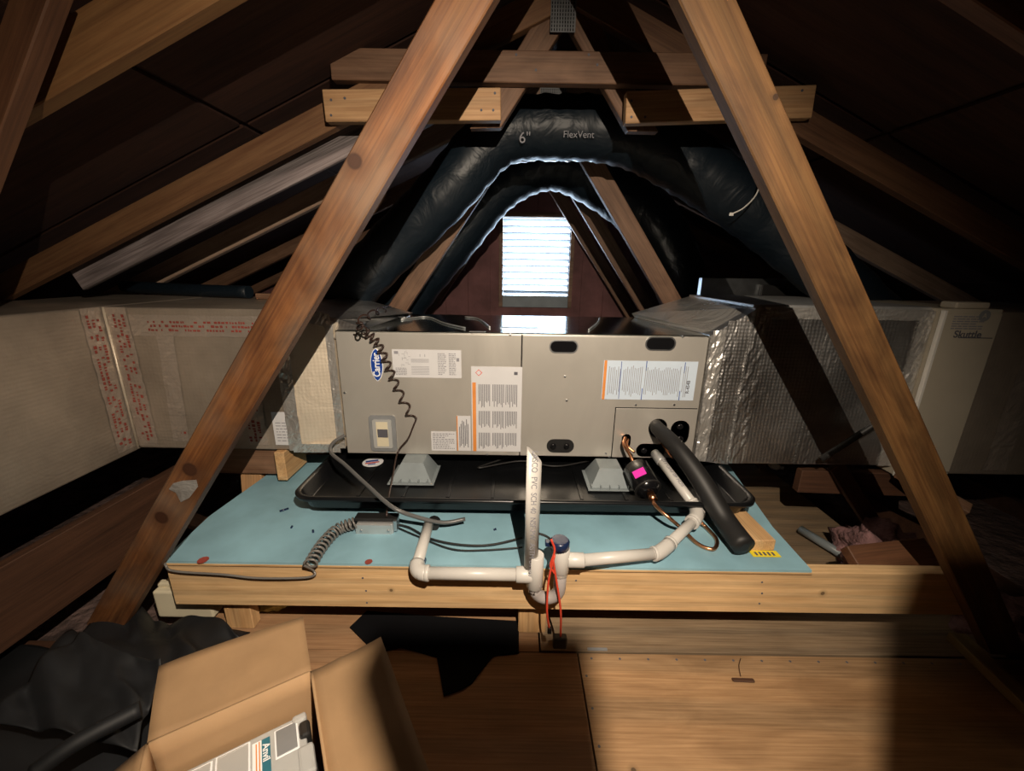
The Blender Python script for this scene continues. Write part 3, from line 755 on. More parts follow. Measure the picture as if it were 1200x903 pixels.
# plywood lip over beam, foam board on top
MB().box((-1.0, 1.0, .276), (.855, 1.72, .2795), .001).build('plywood_edge', 'pine', pf) if False else None
for x_, y_ in ((425, 677), (429, 692), (430, 706), (893, 682), (893, 695), (890, 707), (675, 680)):
    c = aY(x_, y_, 1.0005); MB().tube([c+Y*.002, c-Y*.0005], .003, 8).build('nail_head', 'ink', pf)
lip = MB(); outl = [aZ(x_, y_, .285) for x_, y_ in ((184, 663), (951, 669), (905, 618), (850, 540), (365, 533), (341, 537), (245, 606))]
outl[0].y = outl[1].y = .995
for p in outl: p.z = .284
n_ = len(outl)
def slab_from(outline, z0, z1):
    b = MB(); b.frustum([(p.x, p.y, z0) for p in outline], [(p.x, p.y, z1) for p in outline]); return b
ed = slab_from(outl, .277, .281).build('plywood_top', 'pine', pf)
inn = [V((p.x, p.y, 0)) for p in outl]; inn[0].y += .004; inn[1].y += .004
fb = slab_from(inn, .281, .289).build('foam_board', 'foam')
tag(fb, 'blue foam insulation sheet covering the pine platform top', 'foam board')
for x_, y_, w_ in ((238, 656, .03), (432, 658, .022), (668, 662, .022)):
    c = aZ(x_, y_, .2895); s = MB().tube([c, c+Z*.0008], w_*.5, 10).build('red_sticker_scrap', 'inkred')
    tag(s, {238: 'red round scrap near the left corner of the blue sheet', 432: 'red round scrap on the blue sheet by the beam left of the pipes', 668: 'red scrap beneath the drain tee on the blue sheet'}[x_], 'scrap')
for i, (x_, y_, dx, dy, lab) in enumerate(((333, 598, -.02, -.02, 'black plastic sliver touching the left rim corner of the pan'), (367, 623, .007, -.012, 'small blue-black clip on the blue sheet, the right one of two'), (342, 618, .003, -.01, 'small blue-black clip on the blue sheet, the left one of two'), (340, 558, 0, .01, 'tiny screw standing on the blue sheet left of the pan'), (495, 658, .02, 0, 'short black bar behind the drain elbow on the blue sheet'), (580, 621, .008, .004, 'bent black wire scrap right of the metal switch box'))):  # short dark tubes on the sheet, one behind the drain elbow
    c = aZ(x_, y_, .2895)
    o = MB().tube([c-V((dx, dy, 0))*.5+Z*.002, c+V((dx, dy, 0))*.5+Z*.004], .0035 if i != 4 else .009, 6).build('clip_scrap', 'blueswitch'); tag(o, lab, 'scrap')
# wood blocks under pan
bl = board('wood_block', (.775, 1.08, .309), (.745, 1.97, .309), .089, .038, Z, 'pine'); tag(bl, 'pine block end poking out beneath the right end of the black pan', 'wood block')
yt = slabp('yellow_tag', 'yellow', (.735, 1.062, .2905), X, V((0, -.4, -.0)), Z, .085, .028, .0015, bl)
yt.matrix_basis = Matrix.Translation((.738, 1.052, .2905))
bars('tag_print', 'ink', [(.012+k*.013, .005, .007, .016) for k in range(5)], (.738, 1.052, .292), X, Y, Z, parent=bl)
for x_, lab in ((-.45, 'hidden pine block beneath the left part of the black pan'), (.15, 'hidden pine block beneath the middle of the black pan')):
    tag(board('wood_block', (x_, 1.3, .309), (x_, 1.97, .309), .089, .038, Z, 'pine'), lab, 'wood block')
# drain pan
PX0, PX1, PY0, PY1 = -.735, .835, 1.19, 2.0
def rrect(x0, x1, y0, y1, r, z, n=6):
    out = []
    for cx, cy, a0 in ((x1-r, y1-r, 0), (x0+r, y1-r, 90), (x0+r, y0+r, 180), (x1-r, y0+r, 270)):
        for k in range(n+1):
            a = math.radians(a0+90*k/n); out.append((cx+r*math.cos(a), cy+r*math.sin(a), z))
    return out
b = MB(); loops = [rrect(PX0+.035, PX1-.035, PY0+.035, PY1-.035, .05, .3285), rrect(PX0+.03, PX1-.03, PY0+.03, PY1-.03, .055, .331), rrect(PX0+.017, PX1-.017, PY0+.017, PY1-.017, .06, .379), rrect(PX0+.012, PX1-.012, PY0+.012, PY1-.012, .065, .383), rrect(PX0+.004, PX1-.004, PY0+.004, PY1-.004, .07, .383), rrect(PX0, PX1, PY0, PY1, .07, .379), rrect(PX0+.001, PX1-.001, PY0+.001, PY1-.001, .07, .370)]
rings = [[b.bm.verts.new(p) for p in L] for L in loops]
for r1, r2 in zip(rings, rings[1:]):
    for k in range(len(r1)): f = b.bm.faces.new([r1[k], r1[(k+1) % len(r1)], r2[(k+1) % len(r1)], r2[k]]); f.smooth = True
b.bm.faces.new(rings[0][::-1])
pan = b.build('pan_body', 'panplastic', solid=.003)
dp = thing('drain_pan', (.05, 1.6, .328), 'large black plastic drain pan beneath the air handler', 'drain pan'); attach(pan, dp)
for k in range(9):
    x_ = -.55+k*.16
    MB().box((x_, PY0+.1, .330), (x_+.012, PY1-.1, .334), .001).build('floor_rib', 'panplastic', dp)
c = aZ(437, 541, .336)
b = MB(); pts = [(c.x+.042*math.cos(a), c.y+.042*math.sin(a)) for a in [2*math.pi*k/28 for k in range(28)]]
stk = b.frustum([(x_, y_, .3345) for x_, y_ in pts], [(x_, y_, .3355) for x_, y_ in pts]).build('round_sticker', 'badgewhite', dp)
bars('sticker_print', 'carrierblue', [(-.028, .004, .05, .014), (-.02, -.022, .03, .008)], (c.x, c.y, .3356), V((1, .35, 0)), V((-.35, 1, 0)), Z, parent=stk)
bars('sticker_stripe', 'red', [(-.03, -.01, .055, .010)], (c.x, c.y, .3356), V((1, .35, 0)), V((-.35, 1, 0)), Z, parent=stk)
# risers
def riser(px, py, lab):
    c = aZ(px, py, .336)
    t_ = thing('equipment_riser', c, lab, 'riser', 'grey plastic risers under the air handler')
    w_, d_ = .075, .07
    MB().box((c.x-w_-.012, c.y-.015, .335), (c.x+w_+.012, c.y+2*d_, .341), .002).build('base_flange', 'zincpl', t_)
    MB().frustum([(c.x-w_, c.y, .341), (c.x+w_, c.y, .341), (c.x+w_, c.y+2*d_, .341), (c.x-w_, c.y+2*d_, .341)], [(c.x-w_*.55, c.y+.03, .4055), (c.x+w_*.55, c.y+.03, .4055), (c.x+w_*.55, c.y+1.6*d_, .4055), (c.x-w_*.55, c.y+1.6*d_, .4055)]).build('riser_body', 'zincpl', t_)
    for k in range(5): MB().box((c.x-w_+k*.034, c.y-.012, .341), (c.x-w_+.004+k*.034, c.y+.012, .352)).build('rib', 'zincpl', t_)
M['zincpl'] = plain('grey_blue_plastic', (.22, .255, .27), .4)
riser(482, 566, 'left grey plastic riser standing in the black pan'); riser(716, 573, 'right grey plastic riser standing in the black pan beside the drier')
riser(640, 545, 'half hidden grey riser in the pan behind the standpipe') if False else None

# ================================================================ PVC DRAIN
dn = thing('drain_pipe', (.1, .95, .25), 'white plastic condensate pipework with trap and upright standpipe', 'pipe')
PYY = .955; r0 = .0165
def fitting(name, p, d, L, r, mat='pvc'):
    p, d = V(p), V(d).normalized(); return MB().tube([p-d*L/2, p-d*(L/2-.0015), p+d*(L/2-.0015), p+d*L/2], [r*.94, r, r, r*.94], 18).build(name, mat, dn)
def pipe(p0, p1, r=r0, name='pipe_run', mat='pvc'): return MB().tube([p0, p1], r, 18).build(name, mat, dn)
def elbow(p0, pc, p1, r=.021):
    P = [V(p0).lerp(V(pc), t)*(1-t)+V(pc).lerp(V(p1), t)*t for t in [k/8 for k in range(9)]]
    return MB().tube(P, r, 18).build('elbow', 'pvc', dn)
sp_top = aY(621, 533, PYY); sp_bot = aY(627, 662, PYY); sp_top.x = sp_bot.x = (sp_top.x+sp_bot.x)/2
sp = MB().tube([sp_bot, sp_top], .0195, 18)
sp.bm.verts.ensure_lookup_table()
for v_ in sp.bm.verts:
    if v_.co.z > sp_top.z-.001: v_.co.z += -(v_.co.x-sp_top.x)*1.1
sp = sp.build('standpipe', 'pvc', dn); sp['label'] = 'upright pipe with slanted cut top and printed lettering'
MB().tube([sp_top+V((0, .0, .003)), sp_top+V((0, 0, -.0))], .001, 6).build('rim', 'pvc', dn) if False else None
text('CHARLOTTE PIPE  3/4 IN  PVC 1120  SCH 40', 'pipe_print', 'inkgrey', (sp_top.x, PYY-.0197, (sp_top.z+sp_bot.z)/2-.01), -Z, X, .019, sp, .0003, xs=.95) if False else text('LASCO  PVC  SCH 40  NSF-PW  ASTM D1785', 'pipe_print', 'inkgrey', (sp_top.x, PYY-.0197, (sp_top.z+sp_bot.z)/2-.0), -Z, X, .021, sp, .0003, xs=.92)
tee1 = aY(627, 668, PYY)
fitting('tee', tee1, Z, .105, .0235)
el = aY(486, 671, PYY); el2 = V((tee1.x, PYY, el.z))
fitting('tee_branch', el2-X*.03, X, .045, .0225)
pipe(el+X*.01, el2-X*.03, .0175)
elbow(el+X*.035, el, el+V((.0, .035, .0))+V((0, 0, .004)), .0215)
fitting('collar', el+X*.035, X, .012, .0225)
pan_in = aY(512, 602, 1.205)
pipe(el+V((0, .02, .0)), V((aY(503, 612, 1.16).x, 1.16, aY(503, 612, 1.16).z)), .0165)
fitting('pan_adapter', pan_in+V((-.005, -.03, -.015)), Y, .03, .020, 'black')
# trap
t0 = V((tee1.x, PYY, tee1.z-.05)); tb_ = aY(657, 668, PYY)
tcx = tb_.x
trap = [t0+Z*.0, t0-Z*.02]
rad = (tcx-t0.x)/2; cz_ = aY(640, 688, PYY).z
for k in range(13):
    a = math.pi+math.pi*k/12; trap.append(V((t0.x+rad+rad*math.cos(a), PYY, cz_+rad*math.sin(a))))
trap.append(V((tcx, PYY, tb_.z)))
q = MB().tube(trap, .0175, 18).build('trap', 'clearpvc', dn); q['label'] = 'grey translucent U bend'
tee2 = aY(656, 655, PYY)
fitting('tee', V((tcx, PYY, tee2.z)), Z, .075, .0225); fitting('tee', V((tcx, PYY, tee2.z-.02)), Z, .06, .020)
br = V((tcx, PYY, aY(680, 656, PYY).z)); fitting('tee_branch', br+X*.04, X, .045, .0205)
cap = aY(656, 636, PYY)
q = MB().tube([cap-Z*.016, cap-Z*.012, cap+Z*.006, cap+Z*.012], [.020, .027, .027, .022], 20).build('float_switch', 'blueswitch', dn); q['label'] = 'dark blue float switch cap'
MB().box(cap+V((-.04, -.01, -.006)), cap+V((-.02, .01, .006)), .002).build('switch_lead', 'blueswitch', q)
# run to the right
c1 = aZ(773, 648, .325); e2 = aZ(821, 602, .345); ue = aY(767, 530, 1.475)
pr = V((tcx+.06, PYY, br.z))
pipe(pr, c1, .0165); elbow(pr.lerp(c1, .93), c1, c1.lerp(e2, .22), .0205); 
fitting('collar', pr.lerp(c1, .925), c1-pr, .01, .0215); fitting('collar', c1.lerp(e2, .24), e2-c1, .01, .0215)
pipe(c1, e2, .0165); elbow(c1.lerp(e2, .78), e2, e2.lerp(ue, .14), .0225)
fitting('collar', c1.lerp(e2, .77), e2-c1, .01, .0235); fitting('collar', e2.lerp(ue, .15), ue-e2, .01, .0235)
q = pipe(e2, ue, .0165)
text('SCH 40 PVC-1120', 'pipe_print', 'inkgrey', e2.lerp(ue, .6)+V((0, -.005, .0172)), (ue-e2), (ue-e2).cross(Z)*-1, .02, q, .0003)
fitting('union', ue.lerp(e2, .1), ue-e2, .05, .020, M['zinc'])
# clip scissor-like red cords with black weight
rc = thing('hanging_red_loop', aY(653, 750, .93), 'thin red cord loop hanging from the drain tee with black weight', 'cord')
h1 = aY(648, 634, .925); 
for pth in ([(650, 650), (643, 680), (641, 715), (644, 738)], [(648, 655), (652, 680), (657, 715), (657, 746)], [(646, 632), (650, 645), (645, 662), (650, 672)]):
    MB().tube(smooth_path([aY(x_, y_, .925) for x_, y_ in pth], 6), .003, 8).build('cord_strand', 'red', rc)
c = aY(656, 751, .925); MB().box(c-V((.02, .012, .018)), c+V((.02, .012, .018)), .005).build('black_weight', 'black', rc)
c = aY(644, 738, .925); MB().box(c-V((.006, .005, .01)), c+V((.006, .005, .01)), .002).build('black_clip', 'black', rc)

# ================================================================ REFRIGERANT LINES
sl_pts = [aY(769, 498, 1.475), aY(772, 503, 1.43), aY(793, 524, 1.33), aY(819, 559, 1.24), aZ(848, 607, .36), aZ(872, 640, .333)]
sl_pts = [V(p) for p in sl_pts]
il = thing('suction_line', sl_pts[-1], 'fat black foam-insulated pipe slanting from the cabinet to the blue sheet', 'pipe')
P = smooth_path(sl_pts, 8); P.append(P[-1]+(P[-1]-P[-2])*.3)
MB().tube(P, [.023+.011*min(1, i/26) for i in range(len(P)-1)]+[.012], 20).build('foam_sleeve', M['black'], il)
ll = thing('liquid_line', aZ(760, 600, .33), 'copper tube with black filter drier and pink sticker by the cabinet', 'copper line')
d0, d1 = aY(744, 545, 1.36), aY(762, 578, 1.24)
dd = (d1-d0).normalized()
fdb = MB().tube([d0, d0+dd*.012, d1-dd*.02, d1], [.022, .045, .045, .026], 22).build('filter_drier', 'blackgloss', ll)
MB().tube([d1-dd*.022, d1-dd*.016], .0465, 22).build('weld_band', 'black', fdb)
MB().tube([d1, d1+dd*.03], .013, 12).build('flare_nut', 'copper', fdb)
mid = d0.lerp(d1, .42); up_ = (UP-dd*UP.dot(dd)).normalized(); cdir = (CAM-mid).normalized(); nn = (cdir-dd*cdir.dot(dd)).normalized(); sd = dd.cross(nn)
slabp('pink_sticker', 'pink', mid+nn*.0452-sd*.022+dd*.0, sd, dd, nn, .042, .03, .0015, fdb)
MB().tube(smooth_path([aY(733, 512, 1.478), aY(731, 520, 1.43), aY(738, 532, 1.39), d0], 6), .0065, 12).build('copper_tube', 'copper', ll)
MB().tube(smooth_path([aY(736, 514, 1.478), aY(735, 522, 1.44), aY(744, 530, 1.42)], 6), .005, 10).build('copper_tube', 'copper', ll)
MB().tube(smooth_path([d1+dd*.02, aY(768, 592, 1.18), aZ(786, 608, .36), aZ(800, 620, .31), aZ(818, 637, .297), aZ(836, 643, .297), aZ(840, 632, .297), aZ(828, 618, .30), aZ(822, 612, .31)], 8), .006, 12).build('copper_tube', 'copper', ll)
MB().tube([aY(776, 520, 1.478), aY(789, 536, 1.40)], .0065, 12).build('copper_stub', 'copper', ll)

# ================================================================ ELECTRICAL
def helix(path, turns, r, wire, taper=False, n=14, r2=None):
    P = smooth_path(path, 12); L = len(P); out = []
    tot = turns*n
    for i in range(tot+1):
        t = i/tot; f = t*(L-1); k = min(int(f), L-2); p = P[k].lerp(P[k+1], f-k); d = (P[k+1]-P[k]).normalized()
        ref = Y if abs(d.y) < .9 else Z
        u = d.cross(ref).normalized(); v_ = d.cross(u); a = 2*math.pi*t*turns
        out.append(p+(u*math.cos(a)+v_*math.sin(a))*r)
    return out
cc = thing('coiled_cable', aY(428, 390, 1.46), 'dark brown coiled cable dangling over the left front of the air handler', 'cable')
M['cable'] = plain('dark_brown_cable', (.035, .018, .014), .4)
hp = helix([aY(430, 389, 1.462), aY(443, 403, 1.462), aY(454, 427, 1.462), aY(466, 455, 1.462), aY(484, 492, 1.462)], 10, .014, .003)
MB().tube(hp, .0036, 8).build('coil', 'cable', cc)
tail = smooth_path([hp[-1], aY(484, 500, 1.46), aY(478, 514, 1.455), aY(466, 530, 1.45), aY(460, 560, 1.33), aY(455, 585, 1.2), aY(453, 605, 1.15)], 7)
MB().tube(tail, .0032, 8).build('cable_tail', 'cable', cc)
hp = helix([aY(428, 389, 1.465), aZ(421, 378, .94), aZ(440, 366, .95), aZ(456, 361, .93)], 6, .012, .003)
MB().tube(hp, .003, 8).build('coil', 'cable', cc)
for pts in ([(456, 362), (466, 370), (474, 372), (480, 370)], [(470, 374), (500, 371), (520, 378), (545, 384)], [(545, 371), (560, 373), (574, 383)], [(690, 386), (700, 378), (703, 372)]):
    P = [aZ(x_, y_, UZ1+.004) for x_, y_ in pts]; w_ = MB().tube(smooth_path(P, 6), .003, 8).build('loose_wire', 'zinc', cc if pts[0][0] < 600 else ah)
jb = thing('switch_box', aY(440, 620, 1.13), 'small grey metal switch box hanging below the pan front rim', 'switch box')
a = aY(418, 612, 1.145); b_ = aY(462, 631, 1.145)
MB().box((a.x, 1.14, b_.z), (b_.x, 1.185, a.z), .003).build('box_body', 'zinc', jb)
MB().box((a.x-.003, 1.136, b_.z-.001), (b_.x-.004, 1.141, a.z-.002), .0015).build('cover', 'zinc', jb)
MB().box((b_.x, 1.142, a.z-.03), (b_.x+.012, 1.175, a.z+.01), .002).build('side_bracket', 'steel', jb)
MB().box((a.x-.01, 1.15, a.z), (b_.x+.01, 1.185, a.z+.012), .002).build('top_clip', 'black', jb)
for x_, y_ in ((423, 622), (455, 622)):
    c = aY(x_, y_, 1.135); MB().tube([c+Y*.001, c-Y*.002], .004, 8).build('screw', 'steel', jb)
sc_ = thing('coiled_sensor_lead', aZ(385, 630, .3), 'grey spring-coiled lead between the switch box and the beam edge', 'cable')
M['leadgrey'] = plain('grey_brown_lead', (.16, .15, .14), .35)
hp = helix([aY(417, 612, 1.15), aZ(396, 620, .31), aZ(378, 638, .31), aZ(363, 662, .306)], 15, .017, .003, n=12)
MB().tube(hp, .0032, 8).build('coil', 'leadgrey', sc_)
MB().tube(smooth_path([hp[-1], aY(367, 668, .99), aY(368, 674, .985), aY(350, 677, .985), aY(300, 677, .985), aY(262, 673, .985), aY(205, 669, .985), aY(194, 662, .985), aZ(190, 650, .30), aZ(186, 640, .33)], 7), .0033, 8).build('cable_tail', 'leadgrey', sc_)
bc = MB().tube(smooth_path([aY(404, 510, 1.44), aY(390, 519, 1.40), aY(388, 530, 1.36), aY(405, 545, 1.28), aY(430, 568, 1.2), aY(460, 594, 1.12), aY(490, 606, 1.13), aY(520, 612, 1.15), aY(545, 608, 1.17)], 8), .0065, 10).build('power_cable', 'greycable' if 'greycable' in M else plain('grey_cable', (.10, .10, .10), .35))
tag(bc, 'grey power cable looping from the left cabinet corner over the pan rim', 'cable')
for i, (pts, lab) in enumerate((([(462, 613), (480, 618), (505, 631), (540, 638), (575, 638), (612, 630)], 'black wire drooping from the switch box to the standpipe, upper one'), ([(462, 616), (490, 628), (530, 643), (570, 644), (612, 641)], 'thin black wire on the blue sheet below the drooping one'), ([(632, 625), (640, 628), (646, 632)], 'short black wire from the standpipe to the float switch'))):
    tag(MB().tube(smooth_path([aZ(x_, y_, .30) if pts[0][0] < 600 else aY(x_, y_, PYY) for x_, y_ in pts], 7), .0032 if i != 1 else .0022, 8).build('wire', 'black'), lab, 'wire')
tag(MB().tube(smooth_path([aZ(600, 512+22, .345), aZ(560, 548, .345), aZ(610, 540, .345), aZ(650, 546, .345), aZ(690, 540, .345)], 8), .004, 8).build('wire', 'black'), 'black wire lying inside the pan under the cabinet', 'wire')

# ================================================================ LEFT CLUTTER
o = board('support_block', (-1.17, 1.50, .365), (-.90, 1.50, .365), .11, .038, FR, 'trusswood'); tag(o, 'pine block supporting the left foil duct behind the web', 'wood block')
board('block_end', (-.895, 1.44, .365), (-.895, 1.60, .365), .12, .038, X, 'pine', o)
o = board('support_post', (-1.09, 1.52, .0), (-1.06, 1.52, .30), .085, .038, FR, 'pine2'); tag(o, 'orange-brown post under the left foil duct beside the blue sheet', 'post')
o = board('long_plank', (-1.42, .35, .205), (-1.36, 1.75, .205), .23, .035, X, 'darkboard'); tag(o, 'dim brown plank running beneath the left foil duct', 'plank')
b = MB().box((-1.13, 1.06, .02), (-.95, 1.36, .12), .006); cr = b.build('foam_tray', 'cream'); tag(cr, 'cream ribbed foam tray beside the left end of the beam', 'tray')
for k in range(5): MB().box((-1.128, 1.08+k*.055, .12), (-.955, 1.10+k*.055, .135), .004).build('rib', 'cream', cr)
o = board('short_board', aZ(205, 602, .26), aZ(248, 618, .26), .06, .018, Z+X*.3, 'darkboard'); tag(o, 'short dark board scrap left of the blue sheet', 'wood scrap')
# yellow + white under the beam
def lump(name, c, r_, mat, seed, lab, cat, sq=(1, 1, .6), amp=.35):
    bm_ = MB(); bmesh.ops.create_icosphere(bm_.bm, subdivisions=4, radius=1)
    from mathutils import noise as NZ
    for v_ in bm_.bm.verts:
        n = v_.co.normalized(); d = 1+amp*NZ.fractal(n*2.2+V((seed,)*3), 1, 2, 4)
        v_.co = V((n.x*sq[0], n.y*sq[1], n.z*sq[2]))*r_*d
    for f in bm_.bm.faces: f.smooth = True
    return tag(bm_.build(name, mat, loc=c), lab, cat)
lump('insulation_tuft', V((-.80, 1.14, .028)), .06, 'yellowfiber', 3, 'yellow fibreglass tuft under the beam beside the left post', 'insulation', (1.2, .7, .55))
lump('plastic_bag', V((-.74, 1.26, .085)), .075, 'white', 8, 'crumpled whitish plastic bag behind the left platform post', 'bag', (.9, .6, 1.0), .5)
lump('insulation_clump', V((1.42, 1.35, .05)), .115, 'pinkfiber', 5, 'pink fibreglass clump behind the beam on the right', 'insulation', (1.0, 1.1, 1.15), .6)
lump('insulation_clump', V((1.66, 1.12, .0)), .15, 'pinkfiber', 12, 'dim pink fibreglass drift past the right end of the beam', 'insulation', (1.1, 1, .45), .5)
for k in range(5):
    pass
# black sheets heap
from mathutils import noise as NZ
def sheetcloth(name, corners, lab, seed, amp=.05, nu=48, nv=36, ridge=0, mat='fabric'):
    A, B, C_, D = [V(c) for c in corners]
    def fn(u_, v_):
        p = A.lerp(B, u_).lerp(D.lerp(C_, u_), v_)
        q = V((u_*1.3+v_*.9+seed, v_*1.1-u_*.6, seed))
        fold = NZ.fractal(q, 1.3, 2, 3)*amp + abs(NZ.noise(V((u_*2.2+v_*3+seed, seed, v_*1.1))))*amp*1.2
        e = V((NZ.noise(q*2+X*9), NZ.noise(q*2+Y*9), 0))*amp*.5
        p = p+e; p.z = max(.008, p.z+fold); return p
    return tag(MB().grid(fn, nu, nv).build(name, mat, solid=.003), lab, 'sheet')
sheetcloth('black_sheet', [aZ(50, 775, .09), aZ(150, 705, .09), aZ(285, 742, .09), aZ(215, 835, .09)], 'crumpled black sheet heaped up to the left platform post', 3, .07)
sheetcloth('black_sheet', [aZ(-20, 850, .18), aZ(90, 745, .22), aZ(190, 772, .22), aZ(160, 880, .17)], 'smooth black sheet folded on top of the left heap', 7, .03)
sheetcloth('black_sheet', [V((-1.35, .30, .05)), V((-1.5, .95, .03)), V((-.80, 1.0, .03)), V((-.72, .42, .04))], 'lowest black sheet spread on the floor left of the cardboard box', 11, .09, 60, 48)
P0, P1 = aZ(40, 905, .22), aZ(165, 830, .24)
tag(MB().tube(smooth_path([P0, P0.lerp(P1, .4)+Z*.01, P1], 8), .016, 12).build('rolled_black_edge', 'fabric'), 'rolled black sheet edge in front of the folded sheet', 'sheet')
# jagged flat black patch on the floor under the platform
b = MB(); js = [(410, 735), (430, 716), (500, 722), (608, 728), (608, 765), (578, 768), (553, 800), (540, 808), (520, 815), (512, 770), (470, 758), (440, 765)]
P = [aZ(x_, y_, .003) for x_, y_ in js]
tag(b.frustum([(p.x, p.y, .0015) for p in P], [(p.x, p.y, .006) for p in P]).build('black_floor_patch', M['hole']), 'jagged flat black patch on the floor beneath the middle of the platform', 'felt')
# ================================================================ CARDBOARD BOX
A = V((-.397, .635, 0)); ux = V((-.85, -.527, 0)).normalized(); vx = V((.527, -.85, 0)).normalized()
bw, bd_, bh, ct = .255, .36, .33, .005
bx = thing('cardboard_box', A+ux*bw/2+vx*bd_/2, 'open brown cardboard box with raised flaps at the lower left', 'box')
def cpanel(name, o, u, v, w_, h_, mat='card', wav=0, lab=None):
    u, v = V(u).normalized(), V(v).normalized(); n = u.cross(v)
    def fn(a, c):
        return V((a*w_, c*h_, wav*math.sin(a*3.1+c*2)*.5 + wav*.35*NZ.noise(V((a*3, c*3, w_*9)))))
    mt = Matrix((u, v, n)).transposed().to_4x4(); mt.translation = V(o)
    return MB().grid(fn, 14, 8).build(name, mat, bx, mtx=mt, solid=ct)
cpanel('side_wall', A+Z*.002, ux, Z, bw, bh, 'cardin'); cpanel('side_wall', A+Z*.002, vx, Z, bd_, bh, 'cardin')
cpanel('side_wall', A+ux*bw+Z*.002, vx, Z, bd_, bh, 'cardin'); cpanel('side_wall', A+vx*bd_+Z*.002, ux, Z, bw, bh, 'cardin')
cpanel('box_bottom', A+Z*.004, ux, vx, bw, bd_)
cpanel('flap', A+Z*bh, ux, (-vx*.97+Z*.12), bw, .145, wav=.012); cpanel('flap', A+Z*bh, vx, (-ux*.96+Z*.10), bd_, .14, wav=-.012)
cpanel('flap', A+ux*bw+Z*bh, vx, (ux*.8-Z*.45), bd_, .12)
# organiser case
oc = thing('organizer_case', A+ux*.13+vx*.16+Z*.2, 'clear plastic parts organizer with black latches inside the cardboard box', 'case')
O = A+ux*.012+vx*.012
mtc = Matrix((ux, vx, ux.cross(vx))).transposed().to_4x4(); mtc.translation = O+Z*.245
def cb_(name, lo, hi, mat, bev=.004, par=None): return MB().box(lo, hi, bev).build(name, mat, par or oc, mtx=mtc)
# local: x along box back edge (to the left), y toward the viewer, z: ux x vx
zs = 1 if ux.cross(vx).z > 0 else -1
def zz(a, b_): return (min(a*zs, b_*zs), max(a*zs, b_*zs))
def cbx(name, x0, x1, y0, y1, z0, z1, mat, bev=.004):
    a, b_ = zz(z0, z1); return cb_(name, (x0, y0, a), (x1, y1, b_), mat, bev)
cbx('case_body', .014, .235, .004, .30, -.055, -.006, 'clear', .008)
cbx('lid', .012, .237, .0, .305, -.005, .004, 'clear', .004)
for (x0, x1, y0, y1) in ((.028, .062, .012, .062), (.107, .155, .008, .06), (.107, .155, .07, .13), (.165, .225, .01, .07)):
    cbx('lid_rim', x0-.003, x1+.003, y0-.003, y1+.003, .004, .0055, 'badgewhite', .001)
    cbx('lid_window', x0, x1, y0, y1, .0055, .007, 'greyplastic' if x0 < .1 else 'clear', .001)
cbx('latch', .004, .024, .018, .052, -.03, .010, 'latch', .006); cbx('latch', .004, .024, .13, .17, -.03, .010, 'latch', .006)
cbx('handle_bracket', .002, .030, .064, .12, -.02, .008, 'clear', .006); cbx('corner_bumper', .008, .034, -.002, .016, -.03, .008, 'clear', .005)
cbx('label_strip', .086, .101, .014, .13, .0045, .0055, 'badgewhite', 0); cbx('label_band', .072, .086, .014, .13, .0045, .0055, 'teal', 0)
bars('label_print', 'orange', [(-.002, .002, .10, .002), (0, -.003, .09, .002)], mtc @ V((.0925, .018, .006*zs)), vx, -ux, Z, parent=oc)
lp = mtc @ V((.079, .042, .006*zs))
text('Anvil', 'lettering', 'badgewhite', lp+Z*.0004, vx, -ux, .0165, oc, .0003, bold=.0003)
cbx('tool', .0, .012, .1, .3, -.02, .0, 'black', .003)

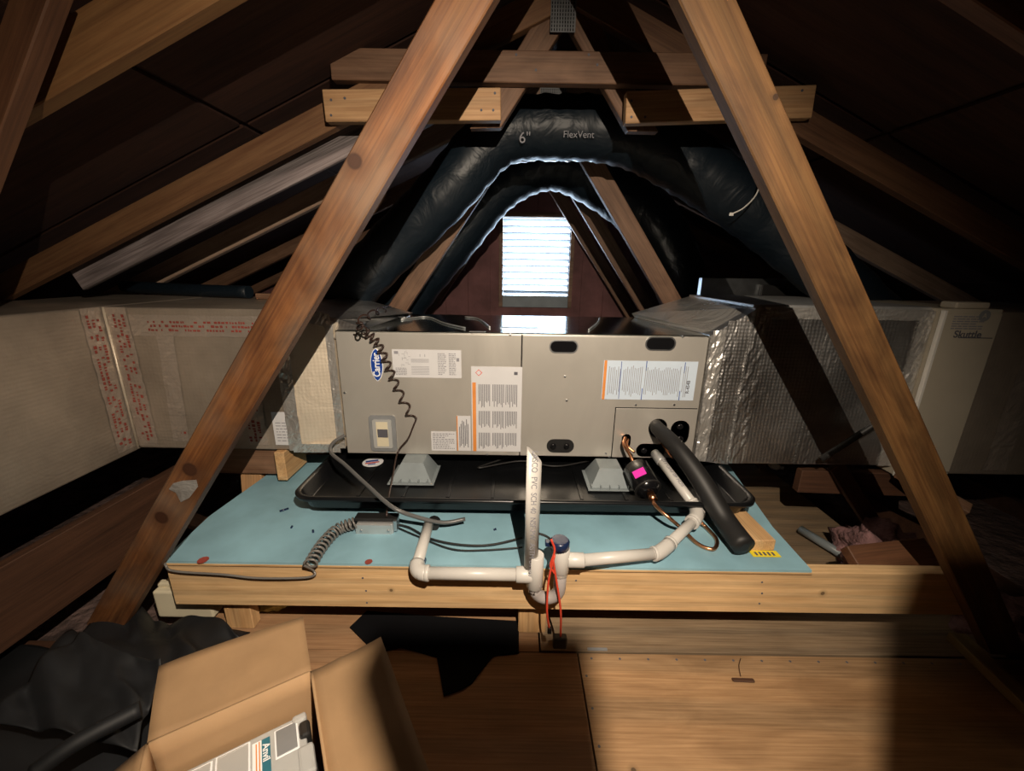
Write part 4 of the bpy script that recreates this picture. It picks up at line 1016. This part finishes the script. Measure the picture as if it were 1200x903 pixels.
# ================================================================ RIGHT CLUTTER
o = board('short_stub', (.925, 1.9, -.0), (.925, 1.9, .36), .085, .038, FR, 'pine'); tag(o, 'pine stub post under the silver duct beside the pan', 'post')
o = slabp('grey_board', 'plygrey', (.88, 1.2, .02), Y, V((0, 0, 1)), X, .7, .22, .012); tag(o, 'thin greyish board standing along the platform side at the right', 'board')
o = board('cross_brace', (1.18, 1.52, .30), (1.66, 1.50, .30), .10, .038, FR, 'darkboard'); tag(o, 'dark cross piece beneath the silver duct at the right', 'brace')
o = board('slanted_board', aY(1052, 552, 1.42), aY(1135, 598, 1.28), .05, .03, V((0, -.6, 1)), 'trusswood'); tag(o, 'pale slanted board edge below the beige filter cabinet', 'board')
o = board('leaning_board', aY(978, 545, 1.5), aY(1030, 625, 1.45), .06, .03, FR, 'darkboard'); tag(o, 'dark leaning board below the silver duct on the right', 'board')
o = board('rough_block', (1.12, 1.13, .21), (1.40, 1.16, .225), .10, .038, V((0, -.7, 1)), 'brownwood'); tag(o, 'rough wood piece behind the right end of the front beam', 'wood block')
pp = MB().tube([aZ(938, 620, .035), aZ(996, 655, .035)], .017, 14).build('loose_pipe', 'zincpl'); tag(pp, 'loose dusty white pipe on the floor behind the beam', 'pipe')
MB().tube([aZ(990, 651, .036), aZ(1003, 659, .036)], .023, 14).build('coupling', 'zincpl', pp)
bulb = thing('lamp_bulb', aZ(905, 548, .12), 'small white bulb lying on the wood beneath the silver duct', 'bulb')
c = aZ(905, 548, .03)
MB().tube([c+V((-.02, .02, .02)), c+V((-.01, .01, .018)), c+V((.0, .0, .015)), c+V((.02, -.012, .012)), c+V((.03, -.02, .012))], [.004, .016, .022, .02, .011], 14).build('glass', 'white', bulb)
MB().tube([c+V((.03, -.02, .012)), c+V((.045, -.03, .012))], .011, 12).build('screw_base', 'zinc', bulb)
o = board('yellow_board', aZ(1120, 745, .02), aZ(1230, 850, .02), .05, .03, Z, wood('yellowish_wood', (.42, .32, .14), (.28, .2, .08), seed=7)); tag(o, 'dim yellowish board on the floor in the lower right corner', 'board')
# debris on floor
o = board('wood_chip', aZ(858, 796, .004), aZ(884, 797, .004), .012, .004, Z, 'darkboard'); tag(o, 'small dark wood chip on the bright plywood', 'chip')
MB().tube(smooth_path([aZ(868, 792, .006), aZ(866, 780, .006), aZ(868, 771, .006)], 5), .001, 5).build('splinter', 'darkboard', o)
o = MB().box((-.03, -.004, 0), (.03, .004, .004)).build('grey_shim', 'greyplastic', loc=aZ(700, 761, .0045)); tag(o, 'thin grey shim strip at the plywood seam', 'shim')
